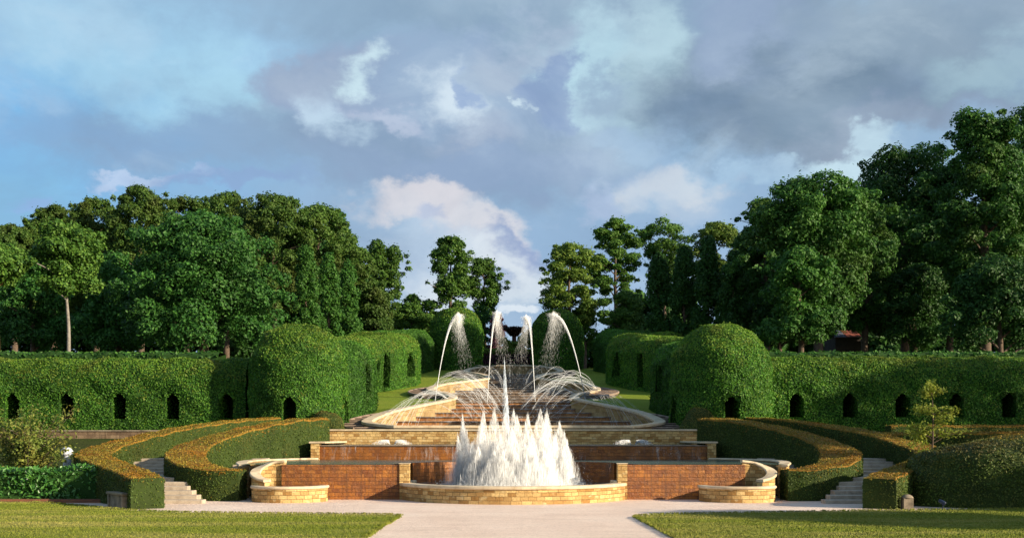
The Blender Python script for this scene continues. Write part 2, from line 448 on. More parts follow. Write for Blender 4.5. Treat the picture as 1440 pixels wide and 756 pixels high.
def clip_hedge(name, root, us, vs, fn, holes, depth, mats, dens, size, topz=None, wrap=False, hole_name='window_opening', out=.0, jit=.05):
    """clipped hedge skin on a grid fn(u, v) -> point; holes are (u0, u1, v0, v1) recesses; mats = side leaf, top leaf, core.
    Returns the foliage mesh; each opening becomes a part of its own."""
    us = np.array(sorted(set(list(us) + [h[0] for h in holes] + [h[1] for h in holes])))
    vs = np.array(sorted(set(list(vs) + [h[2] for h in holes] + [h[3] for h in holes])))
    nu, nv = len(us), len(vs)
    V = np.array([[fn(u, v) for v in vs] for u in us], float)
    du = np.gradient(V, axis=0); dv = np.gradient(V, axis=1)
    Nn = np.cross(du, dv); Nn /= np.linalg.norm(Nn, axis=2)[..., None] + 1e-9
    ii, jj = np.meshgrid(np.arange(nu - 1), np.arange(nv - 1), indexing='ij'); ii = ii.ravel(); jj = jj.ravel()
    cu, cv = (us[ii] + us[ii + 1]) / 2, (vs[jj] + vs[jj + 1]) / 2
    keep = np.ones(len(ii), bool)
    for h in holes: keep &= ~((cu > h[0]) & (cu < h[1]) & (cv > h[2]) & (cv < h[3]))
    q = np.stack([ii * nv + jj, (ii + 1) * nv + jj, (ii + 1) * nv + jj + 1, ii * nv + jj + 1], 1)[keep]
    Vf = V.reshape(-1, 3)
    lump = .09 * np.sin(Vf[:, 0] * 1.7 + Vf[:, 2] * 2.3) * np.sin(Vf[:, 1] * 1.3 + Vf[:, 2] * 1.1) + .05 * np.sin(Vf[:, 0] * 4.1 + 1.3 * Vf[:, 1]) * np.sin(Vf[:, 2] * 3.7)
    Vf = Vf + lump[:, None] * Nn.reshape(-1, 3)
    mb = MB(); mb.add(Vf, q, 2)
    P, N = surf_points(Vf, q, dens)
    P = P + N * (out + jit * rng.random(len(P)))[:, None]
    sh = rng.random(len(P)) < .015; P[sh] += N[sh] * rng.uniform(.04, .14, (sh.sum(), 1))
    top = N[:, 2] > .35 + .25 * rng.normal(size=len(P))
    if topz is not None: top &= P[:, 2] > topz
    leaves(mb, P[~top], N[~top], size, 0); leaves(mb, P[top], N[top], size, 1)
    fo = mb.build('foliage', mats); under(fo, root)
    for h in holes:
        a0, a1 = np.searchsorted(us, h[0]), np.searchsorted(us, h[1]); b0, b1 = np.searchsorted(vs, h[2]), np.searchsorted(vs, h[3])
        loop = [(i, b0) for i in range(a0, a1 + 1)] + [(a1, j) for j in range(b0 + 1, b1 + 1)] + [(i, b1) for i in range(a1 - 1, a0 - 1, -1)] + [(a0, j) for j in range(b1 - 1, b0, -1)]
        o_ = np.array([V[i, j] for i, j in loop]); nn = Nn[a0:a1 + 1, b0:b1 + 1].reshape(-1, 3).mean(0); nn /= np.linalg.norm(nn)
        k = len(loop); VV = np.vstack([o_, o_ - nn * depth])
        m2 = MB(); a = np.arange(k)
        fr = np.stack([a, a + k, (a + 1) % k + k, (a + 1) % k], 1)
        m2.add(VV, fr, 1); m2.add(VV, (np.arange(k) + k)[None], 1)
        Pp, Pn = surf_points(VV, fr, dens * .8)
        cen = o_.mean(0) - nn * depth / 2
        Pn = np.where(((cen - Pp) * Pn).sum(1)[:, None] > 0, Pn, -Pn)
        leaves(m2, Pp + Pn * .03, Pn, size * .8, 0)
        wv = np.linalg.norm(V[a1, b1] - V[a0, b1]); up = np.array([0, 0, 1.])      # sprigs round off the head of the opening
        for cA, cB in ((V[a0, b1], V[a1, b1]), (V[a1, b1], V[a0, b1])):
            n_ = 90; uu, ww = rng.random(n_), rng.random(n_); kk = uu + ww > 1; uu[kk] = 1 - uu[kk]; ww[kk] = 1 - ww[kk]
            C = cA + (cB - cA) * (uu * .42)[:, None] - up * (ww * .45 * wv)[:, None] - nn * rng.uniform(-.05, .15, n_)[:, None]
            leaves(m2, C, np.tile(nn, (n_, 1)), size, 0)
        under(m2.build(hole_name, [mats[0], mats[2]]), root)
    return fo


# ------------------------------------------------------------------ ground
def sheet(name, xs, ys, zf, mat, mask=None):
    gx, gy = np.meshgrid(xs, ys, indexing='ij'); gz = zf(gx, gy)
    V = np.stack([gx, gy, gz], -1).reshape(-1, 3); ny = len(ys)
    i, j = np.meshgrid(np.arange(len(xs) - 1), np.arange(ny - 1), indexing='ij')
    q = np.stack([i * ny + j, (i + 1) * ny + j, (i + 1) * ny + j + 1, i * ny + j + 1], -1).reshape(-1, 4)
    if mask is not None:
        c = V[q].mean(1); q = q[mask(c[:, 0], c[:, 1])]
    mb = MB(); mb.add(V, q, 0, None, True)
    return structure(mb.build(name, [mat]))


RIM = np.array([(-6.6, 59.9), (-8.35, 61.6), (-8.55, 64.0), (-7.9, 68.6), (-6.35, 73.0), (-4.85, 77.0), (-4.5, 79.6), (-5.0, 82.2), (-6.45, 85.6), (-6.85, 88.2),
                (-6.4, 92.0), (-4.95, 95.6), (-2.75, 99.8), (-2.4, 103.0), (-3.3, 107.2), (-4.7, 110.8), (-4.95, 114.0), (-4.1, 119.0), (-2.4, 122.4), (0, 123.4)])
RIMC = cr(RIM, 8)
def halfw(y):
    """half width of the cascade at y"""
    return np.interp(y, RIMC[:, 1], -RIMC[:, 0], left=6.6, right=0)

def ground_z(x, y):
    z = terr(x, y)
    inpool = (np.abs(x) < 9.3) & (y > 44.5) & (y < 60)
    z = np.where(inpool, -.15, z)
    incas = (y >= 59.5) & (y < 123) & (np.abs(x) < halfw(y) + .05)
    z = np.where(incas, terr(x, y) - 2.0, z)
    return z - .02
xs = np.unique(np.concatenate([np.arange(-400, -40, 24.), np.arange(-40, -16, 1.5), np.arange(-16, 16.1, .5), np.arange(17.5, 40, 1.5), np.arange(40, 401, 24.)]))
ys = np.unique(np.concatenate([[-150, -80, -40, -10], np.arange(10, 40, 5.), np.arange(40, 125, .75), np.arange(125, 200, 6.), np.arange(200, 901, 50.)]))
sheet('ground', xs, ys, ground_z, 'earth')
# gravel of the forecourt
sheet('gravel_path', np.linspace(-26, 26, 40), np.linspace(2, 46.5, 40), lambda x, y: 0 * x + .004, 'gravel', None)


EDGES = []
def blob_sheet(name, outline, z, mat, h=.05):
    """flat lawn with a cut edge"""
    P = np.asarray(outline, float); Q = []
    for k in range(len(P)):
        a, b = P[k], P[(k + 1) % len(P)]; m_ = max(1, int(np.linalg.norm(b - a) / .12)) if min(a[1], b[1]) > 22 else 1
        for t in range(m_): Q.append(a + (b - a) * t / m_)
    P = np.array(Q); P += .025 * rng.normal(size=P.shape); n = len(P); EDGES.append(P)
    V = np.vstack([np.c_[P, np.full(n, z)], np.c_[P, np.full(n, z - h)]])
    mb = MB(); mb.add(V, np.arange(n)[None], 0)
    a = np.arange(n); mb.add(V, np.stack([a, (a + 1) % n, (a + 1) % n + n, a + n], 1), 0)
    return structure(mb.build(name, [mat]))
def G(u, v): 
    Y = EYE * F / (v - HV); return (X(u, Y), Y)
le = [G(0, 705.5), G(70, 708), G(130, 713), G(180, 718), G(250, 721), G(380, 722.5), G(480, 723.4), G(550, 724.2), G(561, 725.2), G(563, 727), G(556, 731), G(540, 740), G(517, 756), G(470, 800), G(400, 900)]
left_lawn = [(-24, 41.8), (-18.9, 41.5)] + le[1:] + [(-3, 3), (-24, 3)]
blob_sheet('lawn', left_lawn, .035, 'lawn')
re_ = [G(1470, 716), G(1380, 717), G(1290, 718), G(1230, 718.5), G(1130, 720.3), G(1010, 722.3), G(920, 724.2), G(897, 726), G(893, 728), G(900, 732), G(918, 741), G(945, 756), G(990, 800), G(1060, 900)]
blob_sheet('lawn', [(24, 38.6)] + re_ + [(3, 3), (24, 3)], .035, 'lawn')
# blades standing on the near lawns and along their cut edges
def inside(pt, poly):
    x, y = pt[:, 0:1], pt[:, 1:2]; x1, y1 = poly[:, 0], poly[:, 1]; x2, y2 = np.roll(x1, -1), np.roll(y1, -1)
    c = ((y1 > y) != (y2 > y)) & (x < (x2 - x1) * (y - y1) / (y2 - y1 + 1e-12) + x1)
    return c.sum(1) % 2 == 1
mb = MB()
for P in EDGES:
    lo_, hi_ = (P[:, 0].min(), 26.), (P[:, 0].max(), P[:, 1].max())
    pt = np.c_[rng.uniform(max(lo_[0], -21), min(hi_[0], 21), 90000), rng.uniform(lo_[1], hi_[1], 90000)]
    pt = pt[np.concatenate([inside(c, P) for c in np.array_split(pt, 30)])]
    ed = P[P[:, 1] > 25]; ed = ed[rng.integers(0, len(ed), 6000)] + rng.normal(0, .04, (6000, 2))
    for q_, hgt in ((pt, .035), (ed, .06)):
        n_ = len(q_); h_ = hgt * rng.uniform(.4, 1.4, n_)
        C = np.c_[q_, .035 + h_ * .5]
        flakes(mb, C, h_, np.full(n_, .022), rng, 0, .35)
tag(mb.build('grass', ['lawn']), 'short sunlit grass blades of the two near lawns', 'grass', kind='stuff')
# mown slopes beside the cascade
for s in (-1, 1):
    xs2 = np.linspace(0, 1, 26); ys2 = np.linspace(59.6, 124.5, 110)
    gx, gy = np.meshgrid(xs2, ys2, indexing='ij')
    x = s * (halfw(gy) - .25 + gx * (17 - halfw(gy)))
    z = np.maximum(.121 * gy - 4.55, 2.2) + .02 + .25 * np.clip(gx - .5, 0, 1) ** 2
    V = np.stack([x, gy, z], -1).reshape(-1, 3); ny = len(ys2)
    i, j = np.meshgrid(np.arange(25), np.arange(ny - 1), indexing='ij')
    q = np.stack([i * ny + j, (i + 1) * ny + j, (i + 1) * ny + j + 1, i * ny + j + 1], -1).reshape(-1, 4)
    if s < 0: q = q[:, ::-1]
    mb = MB(); mb.add(V, q, 0, None, True); structure(mb.build('slope_lawn', ['slope_lawn']))

# ------------------------------------------------------------------ round basin
BC, BR = 45.0, 4.62
def circ(r, a0, a1, n, cy=BC, cx=0.0, z=0.0):
    a = np.linspace(a0, a1, n); return np.stack([cx + r * np.cos(a), cy + r * np.sin(a), np.full(n, z)], 1)
basin = thing('fountain_basin', 'low round golden sandstone basin with thick rim, full of white water plumes', 'fountain basin', loc=(0, BC, 0))
a_w = math.asin(1.5 / BR)
mb = MB(); wall(mb, circ(BR, math.pi - (-a_w) - .02, 2 * math.pi + a_w + .02, 80, z=.56), .36, 0); under(mb.build('basin_wall', ['sandstone']), basin)
mb = MB(); coping(mb, circ(BR, math.pi + -a_w - .0 + .05, 2 * math.pi + a_w - .05, 80, z=.56), .52, .13); under(mb.build('rim', ['coping']), basin)
mb = MB(); P = circ(BR - .02, 0, 2 * math.pi, 97, z=.56)[:-1]; mb.add(P, np.arange(96)[None], 0)
structure(mb.build('water', ['basin_water']))

# ------------------------------------------------------------------ terrace walls
Y1, Y2, Y3 = 43.5, 52.3, 59.0
Z1, Z2, Z3 = 1.42, 2.13, 2.98
xb = BR * math.cos(a_w)
SIDE = {-1: 'bench', 1: 'young tree'}
for s in (-1, 1):
    w = thing('cascade_wall', 'wet orange brick front wall between the round basin and the small pot pool, ' + ('all sunlit' if s < 0 else 'crossed by a slanting shadow'), 'wall', 'front brick walls of the lowest pool', (s * 7, Y1, 0))
    mb = MB(); P = np.array([(s * 9.45, Y1 + .2, Z1), (s * (xb + .28), Y1 + .2, Z1)]); P = P if s < 0 else P
    wall(mb, P, .4, -.1); under(mb.build('brick_face', ['wet_brick']), w)
    mb = MB(); box(mb, (min(s * (xb - .12), s * (xb + .27)), Y1 - .06, 0), (max(s * (xb - .12), s * (xb + .27)), Y1 + .42, Z1 + .03), 0, bev=.015); under(mb.build('pier', ['sandstone']), w)
    mb = MB(); box(mb, (min(s * (xb - .15), s * (xb + .30)), Y1 - .09, Z1 + .033), (max(s * (xb - .15), s * (xb + .30)), Y1 + .45, Z1 + .065), 0, bev=.012); under(mb.build('pier_cap', ['coping']), w)
    mb = MB(); xx = np.linspace(xb + .3, 9.4, 60); V = np.vstack([np.c_[s * xx, 0 * xx + Y1 - .03, 0 * xx + Z1 - .01], np.c_[s * xx, 0 * xx + Y1 - .045, 0 * xx + .05]])
    uv = np.vstack([np.c_[xx, 0 * xx + Z1], np.c_[xx, 0 * xx]]); a = np.arange(59)
    mb.add(V, np.stack([a, a + 1, a + 61, a + 60], 1), 0, uv); under(mb.build('water_film', ['film_faint']), w)
rec = thing('recess_wall', 'dark wet curved wall behind the white plumes, hollowed round the basin', 'wall', loc=(0, BC + BR, 0))
mb = MB(); wall(mb, circ(BR + .22, math.pi - a_w * 1.0 - math.pi * 0 - .0 + 0, a_w, 70, z=Z1), .4, -.1)
mb2 = MB(); V = circ(BR - .01, math.pi - a_w - .05, a_w + .05, 80, z=Z1 - .005); V2 = V.copy(); V2[:, 2] = .55
uv = np.vstack([np.c_[np.arange(80) * .14, V[:, 2]], np.c_[np.arange(80) * .14, V2[:, 2]]]); a = np.arange(79)
under(mb.build('brick_face', ['wet_wall']), rec)
mb2.add(np.vstack([V, V2]), np.stack([a, a + 1, a + 81, a + 80], 1), 0, uv); under(mb2.build('water_film', ['film']), rec)

# pool 1 (between the front wall, the recess and the second wall)
xp = np.concatenate([np.linspace(-11.2, -xb, 10), -BR * np.cos(np.linspace(a_w, math.pi - a_w, 40)), np.linspace(xb, 11.2, 10)])
yp = np.where(np.abs(xp) <= xb + 1e-6, BC + np.sqrt(np.maximum(BR ** 2 - xp ** 2, 0)) + .2, Y1 + .15)
back = np.where(np.abs(xp) > 9.6, Y2 - 3.2 * (np.abs(xp) - 9.6) / 1.6, Y2 + .05)
mb = MB(); n = len(xp); V = np.vstack([np.c_[xp, yp, 0 * xp + Z1 + .012], np.c_[xp, back, 0 * xp + Z1 + .012]]); a = np.arange(n - 1)
mb.add(V, np.stack([a, a + 1, a + 1 + n, a + n], 1), 0); structure(mb.build('water', ['pool']))
w = thing('terrace_wall', 'second, dark wet waterfall wall with white trickles above the lowest pool', 'wall', loc=(0, Y2, 0))
mb = MB(); wall(mb, np.array([(-9.5, Y2 + .25, Z2), (9.5, Y2 + .25, Z2)]), .5, 0); under(mb.build('brick_face', ['wet_wall']), w)
mb = MB(); xx = np.linspace(-9.4, 9.4, 120); V = np.vstack([np.c_[xx, 0 * xx + Y2 - .03, 0 * xx + Z2 + .02], np.c_[xx, 0 * xx + Y2 - .05, 0 * xx + Z1 + .02]])
uv = np.vstack([np.c_[xx, 0 * xx + Z2], np.c_[xx, 0 * xx + Z1]]); a = np.arange(119)
mb.add(V, np.stack([a, a + 1, a + 121, a + 120], 1), 0, uv); under(mb.build('water_film', ['film']), w)
mb = MB(); coping(mb, np.array([(-9.5, Y2 + .2, Z2 - .03), (9.5, Y2 + .2, Z2 - .03)]), .56, .05); under(mb.build('lip', ['slate_edge']), w)
for s in (-1, 1):
    mb = MB(); box(mb, (min(s * 9.5, s * 9.92), Y2 - .1, 1.2), (max(s * 9.5, s * 9.92), Y2 + .5, Z2 + .1), 0, bev=.01); p_ = under(mb.build('end_pier', ['sandstone']), w)
    mb = MB(); box(mb, (min(s * 9.2, s * 10.0), Y2 - .16, Z2 + .103), (max(s * 9.2, s * 10.0), Y3 - .02, Z2 + .2), 0, bev=.02); under(mb.build('side_coping', ['coping']), w)
mb = MB(); V = [(-9.3, Y2 + .45, Z2 + .028), (9.3, Y2 + .45, Z2 + .028), (9.3, Y3 + .02, Z2 + .028), (-9.3, Y3 + .02, Z2 + .028)]; mb.add(V, [[0, 1, 2, 3]], 0)
structure(mb.build('water', ['pool']))
w = thing('terrace_wall', 'topmost straight wall of bright golden sandstone blocks below the stepped cascade', 'wall', loc=(0, Y3, 0))
mb = MB(); wall(mb, np.array([(-10.35, Y3 + .2, Z3 - .1), (10.35, Y3 + .2, Z3 - .1)]), .4, 1.5); under(mb.build('block_face', ['sandstone']), w)
mb = MB(); coping(mb, np.array([(-10.5, Y3 + .2, Z3 - .1), (10.5, Y3 + .2, Z3 - .1)]), .56, .1); under(mb.build('coping', ['coping']), w)
for s in (-1, 1):
    mb = MB(); box(mb, (min(s * 10.36, s * 10.9), Y3 - .02, 1.6), (max(s * 10.36, s * 10.9), Y3 + .4, Z3 - .22), 0); under(mb.build('end_block', ['sandstone']), w)
# flat stone apron behind the topmost wall
mb = MB(); box(mb, (-10.4, Y3 + .41, 1.8), (10.4, 60.6, Z3 - .12), 0); structure(mb.build('paving', ['slate']))

# bubbling domes on the second pool
def dome_jet(x, y, z, label):
    t = thing('bubble_jet', label, 'water jet', 'low bubbling jets on the second pool', (x, y, z))
    for dx in (-.62, .62):
        mb = MB(); n = 1500; a = rng.uniform(0, 2 * math.pi, n); L = rng.uniform(.1, .75, n); tt = rng.random(n); h = .22 * rng.uniform(.5, 1.1, n)
        C = np.c_[x + dx * .2 + dx * tt * .9 + L * .6 * np.cos(a) * tt, y + L * .6 * np.sin(a) * tt, z + 4 * h * tt * (1 - tt) + .02]
        flakes(mb, C, rng.uniform(.04, .14, n), rng.uniform(.015, .035, n), rng, 0, .4, np.c_[dx + 0 * tt, .3 * np.sin(a), 1.2 * (1 - 2 * tt)])
        under(mb.build('water_dome', ['plume']), t)
dome_jet(X(551, 56), 56.2, Z2 + .02, 'low white bubbling jet on the second pool, before the sunlit golden wall')
dome_jet(X(891, 56), 56.2, Z2 + .02, 'low white bubbling jet on the second pool, before the shaded end of the wall')

# ------------------------------------------------------------------ scroll walls, pot pools, side copings
for s in (-1, 1):
    side = 'bench' if s < 0 else 'young tree'
    w = thing('scroll_wall', 'curling sandstone wall with pale coping sweeping down to the small pool on the %s side' % side, 'wall', 'curling walls beside the small pools', (s * 10, 43.3, 0))
    pts = cr([(s * 9.35, 43.75, 1.5), (s * 9.9, 43.75, 1.42), (s * 10.35, 43.4, 1.2), (s * 10.4, 42.95, 1.02), (s * 10.15, 42.5, .86), (s * 9.75, 42.25, .76)], 8)
    mb = MB(); wall(mb, pts, .3, -.05); under(mb.build('wall_blocks', ['sandstone']), w)
    mb = MB(); coping(mb, pts + [0, 0, .003], .44, .11); under(mb.build('coping', ['coping']), w)
    w = thing('pot_pool', 'small half-round sandstone pool at the foot of the curling wall, %s side' % side, 'pool', 'small half-round pools', (s * 8.92, 42.55, 0))
    ang = np.linspace(math.pi * .96, 2 * math.pi * 1.02, 50)
    P = np.stack([s * 8.92 + 1.36 * np.cos(ang), 42.6 + 1.3 * np.sin(ang), np.full(50, .52)], 1); P[:, 1] = P[:, 1]
    mb = MB(); wall(mb, P, .26, 0); under(mb.build('pool_wall', ['sandstone']), w)
    mb = MB(); coping(mb, P + [0, 0, .003], .38, .11); under(mb.build('rim', ['coping']), w)
    P2 = np.stack([s * 8.92 + 1.3 * np.cos(np.linspace(0, 2 * math.pi, 41)[:-1]), 42.65 + np.minimum(1.24 * np.sin(np.linspace(0, 2 * math.pi, 41)[:-1]), .8), np.full(40, .5)], 1)
    mb = MB(); mb.add(P2, np.arange(40)[None], 0); structure(mb.build('water', ['pool']))
    w = thing('pool_kerb', 'low curved pale kerb of the lowest pool under the inner orange hedge, %s side' % side, 'kerb', 'curved kerbs of the lowest pool', (s * 11, 49, 0))
    pts = cr([(s * 9.7, 52.2, 1.44), (s * 10.5, 51.2, 1.44), (s * 11.2, 49.6, 1.44), (s * 11.65, 47.6, 1.44), (s * 11.6, 45.6, 1.40), (s * 11.2, 44.5, 1.3)], 8)
    mb = MB(); wall(mb, pts, .34, -.05); under(mb.build('kerb_blocks', ['sandstone']), w)
    mb = MB(); coping(mb, pts + [0, 0, .003], .5, .09); under(mb.build('coping', ['coping']), w)

# ------------------------------------------------------------------ stepped cascade
cas = thing('stepped_cascade', 'serpentine water cascade of brick weirs between pale curving rims climbing the slope', 'cascade', loc=(0, 60, 2.6))
full = np.vstack([RIMC, (RIMC * [-1, 1])[::-1][1:]])
full = np.c_[full, pl(full[:, 1])]
front = np.linspace(-6.6, 6.6, 24)
frontP = np.c_[front, np.full(24, 59.9) - .12 * (1 - (front / 6.6) ** 2), np.full(24, pl(59.9))]
loop_ = np.vstack([full, frontP[::-1][1:-1]])
loop_ = np.vstack([loop_[30:], loop_[:31]])            # seam away from corners
mb = MB(); wall(mb, loop_ - [0, 0, .17], .40, loop_[:, 2] - 1.75); under(mb.build('rim_wall', ['rim_stone']), cas)
mb = MB(); coping(mb, loop_ - [0, 0, .167], .66, .17); under(mb.build('rim_coping', ['coping']), cas)
yk = np.concatenate([[61.3, 63.4], np.arange(66.2, 118, 2.85)])
for i, y in enumerate(yk):
    y2 = yk[i + 1] if i + 1 < len(yk) else 123.2
    z = pl(y) - .74; zlow = z - .62
    hw = halfw(y)
    mb = MB()
    n = 26; yy = np.linspace(y, y2, n)
    hws = halfw(yy)
    V = np.vstack([np.c_[-hws, yy, np.full(n, z)], np.c_[hws, yy, np.full(n, z)]])
    a = np.arange(n - 1); mb.add(V, np.stack([a, a + n, a + 1 + n, a + 1], 1), 1)
    # riser, a little bowed towards the viewer
    xx = np.linspace(-hw, hw, 40); m_ = 40
    V = np.vstack([np.c_[xx, np.full(m_, y) - .0, np.full(m_, z - .05)], np.c_[xx, np.full(m_, y), np.full(m_, zlow)]])
    uv = np.vstack([np.c_[xx, np.full(m_, z)], np.c_[xx, np.full(m_, zlow)]]); a = np.arange(m_ - 1)
    mb.add(V, np.stack([a, a + m_, a + 1 + m_, a + 1], 1), 0, uv)
    o = mb.build('weir', ['weir' if y < 84 else 'weir_grey', 'weir_water']); under(o, cas)
    mb = MB(); coping(mb, np.array([(-hw, y + .05, z - .06), (hw, y + .05, z - .06)]), .3, .075); under(mb.build('weir_lip', ['weir_water']), o)
    if y > 65:
        mb = MB(); V = np.vstack([np.c_[xx, np.full(m_, y - .13), np.full(m_, z)], np.c_[xx, np.full(m_, y - .16), np.full(m_, z - .40)]])
        uv = np.vstack([np.c_[xx + 13.7 * i, np.full(m_, z)], np.c_[xx + 13.7 * i, np.full(m_, z - .4)]])
        mb.add(V, np.stack([a, a + m_, a + 1 + m_, a + 1], 1), 0, uv); under(mb.build('water_film', ['film']), o)
# dark stepped side channels outside each bowl
def side_steps(s, y0, y1, bulge, n, lab):
    t = thing('side_channel', lab, 'stone steps', 'dark stepped channels outside the cascade rims', (s * float(halfw(y0)), y0, pl(y0)))
    yy = np.linspace(y0, y1, n + 1)
    for k in range(n):
        ya, yb = yy[k], yy[k + 1]
        m_ = 8; yl = np.linspace(ya, yb, m_)
        env = bulge * np.sqrt(np.clip(1 - ((yl - (y0 + .22 * (y1 - y0))) / (np.where(yl > y0 + .22 * (y1 - y0), .78, .5) * (y1 - y0))) ** 2, .0, 1))
        xi = halfw(yl) + .1; xo = xi + env + .02
        z = pl(ya) - .22
        V = np.vstack([np.c_[s * xi, yl, np.full(m_, z)], np.c_[s * xo, yl, np.full(m_, z)], np.c_[s * xi, yl, np.full(m_, z - .6)], np.c_[s * xo, yl, np.full(m_, z - .6)]])
        a = np.arange(m_ - 1); mb = MB()
        mb.add(V, np.stack([a, a + m_, a + 1 + m_, a + 1], 1) if s > 0 else np.stack([a, a + 1, a + 1 + m_, a + m_], 1), 0)
        mb.add(V, np.stack([a + m_, a + 3 * m_, a + 1 + 3 * m_, a + 1 + m_], 1), 0)
        mb.add(V, [[0, 2 * m_, 3 * m_, m_]], 0)
        tube(mb, np.array([(s * xi[0], ya + .02, z + .01), (s * xo[0], ya + .02, z + .01)]), .045, 5, 1)
        under(mb.build('step', ['slate', 'slate_edge']), t)
    yl = np.linspace(y0, y1, 24)
    env = bulge * np.sqrt(np.clip(1 - ((yl - (y0 + .22 * (y1 - y0))) / (np.where(yl > y0 + .22 * (y1 - y0), .78, .5) * (y1 - y0))) ** 2, 0, 1))
    P = np.c_[s * (halfw(yl) + env + .14), yl, pl(yl) - .34]
    mb = MB(); coping(mb, P, .16, .16); under(mb.build('edge_kerb', ['slate_edge']), t)
for s in (-1, 1):
    sd = 'bench' if s < 0 else 'young tree'
    side_steps(s, 60.7, 70.0, 1.5, 9, 'dark stepped stone channel hugging the lowest bowl of the cascade, %s side' % sd)
    side_steps(s, 83.0, 92.0, 1.7, 8, 'dark stepped stone channel hugging the middle bowl of the cascade, %s side' % sd)
    side_steps(s, 107.5, 117.0, 1.5, 7, 'brown stepped stone channel hugging the topmost bowl of the cascade, %s side' % sd)

# ------------------------------------------------------------------ water
def plume(x, y, z, H, Rb, label, n=420, mat='plume', name='water_plume', group='white plumes in the round basin', seed=0, pw=2.0, subs=5):
    r = np.random.default_rng(seed + 100)
    mb = MB()
    for k in range(subs):                                # several spurts of unequal height make one plume
        f = 1.0 if k == 0 else r.uniform(.5, .9)
        a = r.uniform(0, 2 * math.pi); d = 0 if k == 0 else r.uniform(.15, .5) * Rb
        x0, y0 = x + d * math.cos(a), y + d * math.sin(a); h = H * f; R_ = Rb * (1 if k == 0 else .6)
        lean = r.normal(0, .035, 2)
        m = int(n * f * (1.6 if k == 0 else .7))
        q = r.random(m) ** .95                          # height fraction
        sg = R_ * ((.36 - .08 * q) * (1 - q ** (2.5 if pw < 3 else 10)) + .045)
        g2 = r.normal(size=(m, 2)); 
        C = np.c_[x0 + g2[:, 0] * sg + lean[0] * q * h, y0 + g2[:, 1] * sg + lean[1] * q * h, z + q * h * (1 - .05 * (g2 ** 2).sum(1)) ]
        C[:, 2] = np.maximum(C[:, 2] + r.normal(0, .05, m), z)
        flakes(mb, C, r.uniform(.16, .6, m) * (1 - .5 * q), r.uniform(.007, .020, m), r, 0, .05)
        m2 = m // 7                                      # loose drops drifting off
        q = r.random(m2); g2 = r.normal(size=(m2, 2)) * (R_ * (.62 * (1 - q) + .05))[:, None]
        flakes(mb, np.c_[x0 + g2[:, 0], y0 + g2[:, 1], z + q * h], r.uniform(.02, .05, m2), r.uniform(.012, .022, m2), r, 0, 1.0)
    m = n // 2                                           # splash round the foot
    a = r.uniform(0, 2 * math.pi, m); d = Rb * np.abs(r.normal(.8, .35, m))
    flakes(mb, np.c_[x + d * np.cos(a), y + d * np.sin(a), z + np.abs(r.exponential(.07, m))], r.uniform(.03, .1, m), r.uniform(.015, .04, m), r, 0, .8)
    return tag(mb.build(name, [mat]), label, 'water plume', group)
WZ = .56
tips = [(650, 596, .42), (657, 584, .4), (672, 577, .5), (681, 588, .4), (693, 573, .62), (706, 582, .6), (721, 576, .6), (733, 584, .6), (742, 581, .5), (756, 574, .62), (767, 582, .55), (772, 576, .5), (784, 592, .55), (792, 608, .45), (672, 628, .45), (726, 604, .6), (748, 612, .6), (702, 612, .6), (664, 622, .5), (687, 618, .5), (715, 616, .55), (737, 618, .55), (760, 615, .55), (779, 624, .5), (696, 634, .5), (730, 636, .5), (765, 634, .5), (650, 640, .45), (790, 642, .45), (712, 645, .5), (750, 640, .5)]
for k, (u, v, rb) in enumerate(tips):
    yk_ = BC + [-.9, .8, -1.5, 1.2, .3, -1.8, 1.6, -.8, -1.6, 1.0, -1.2, .2, .9, -.4, -2.0, -2.2, -1.9, -2.1, .2, -.5, .6, -.3, .5, .1, -2.3, -2.4, -2.2, -.4, -.2, -2.5, -2.4][k]
    H = Z(v, yk_) - WZ
    plume(X(u, yk_), yk_, WZ, H * 1.0, rb * 1.7, 'white feathery plume among the crowd of jets in the round basin', 1900, seed=k)
plume(X(717, BC + 1.6), BC + 1.6, WZ, Z(503, BC + 1.6) - WZ, .19, 'tall bluish white single jet towering over the basin plumes', 1300, 'jet_blue', 'water_jet', None, 77, 5.0, 2)

def arc_pts(p0, p1, h, n=18):
    t = np.linspace(0, 1, n)[:, None]; p0 = np.array(p0, float); p1 = np.array(p1, float)
    P = p0 + (p1 - p0) * t; P[:, 2] += (4 * h * t * (1 - t))[:, 0]; return P
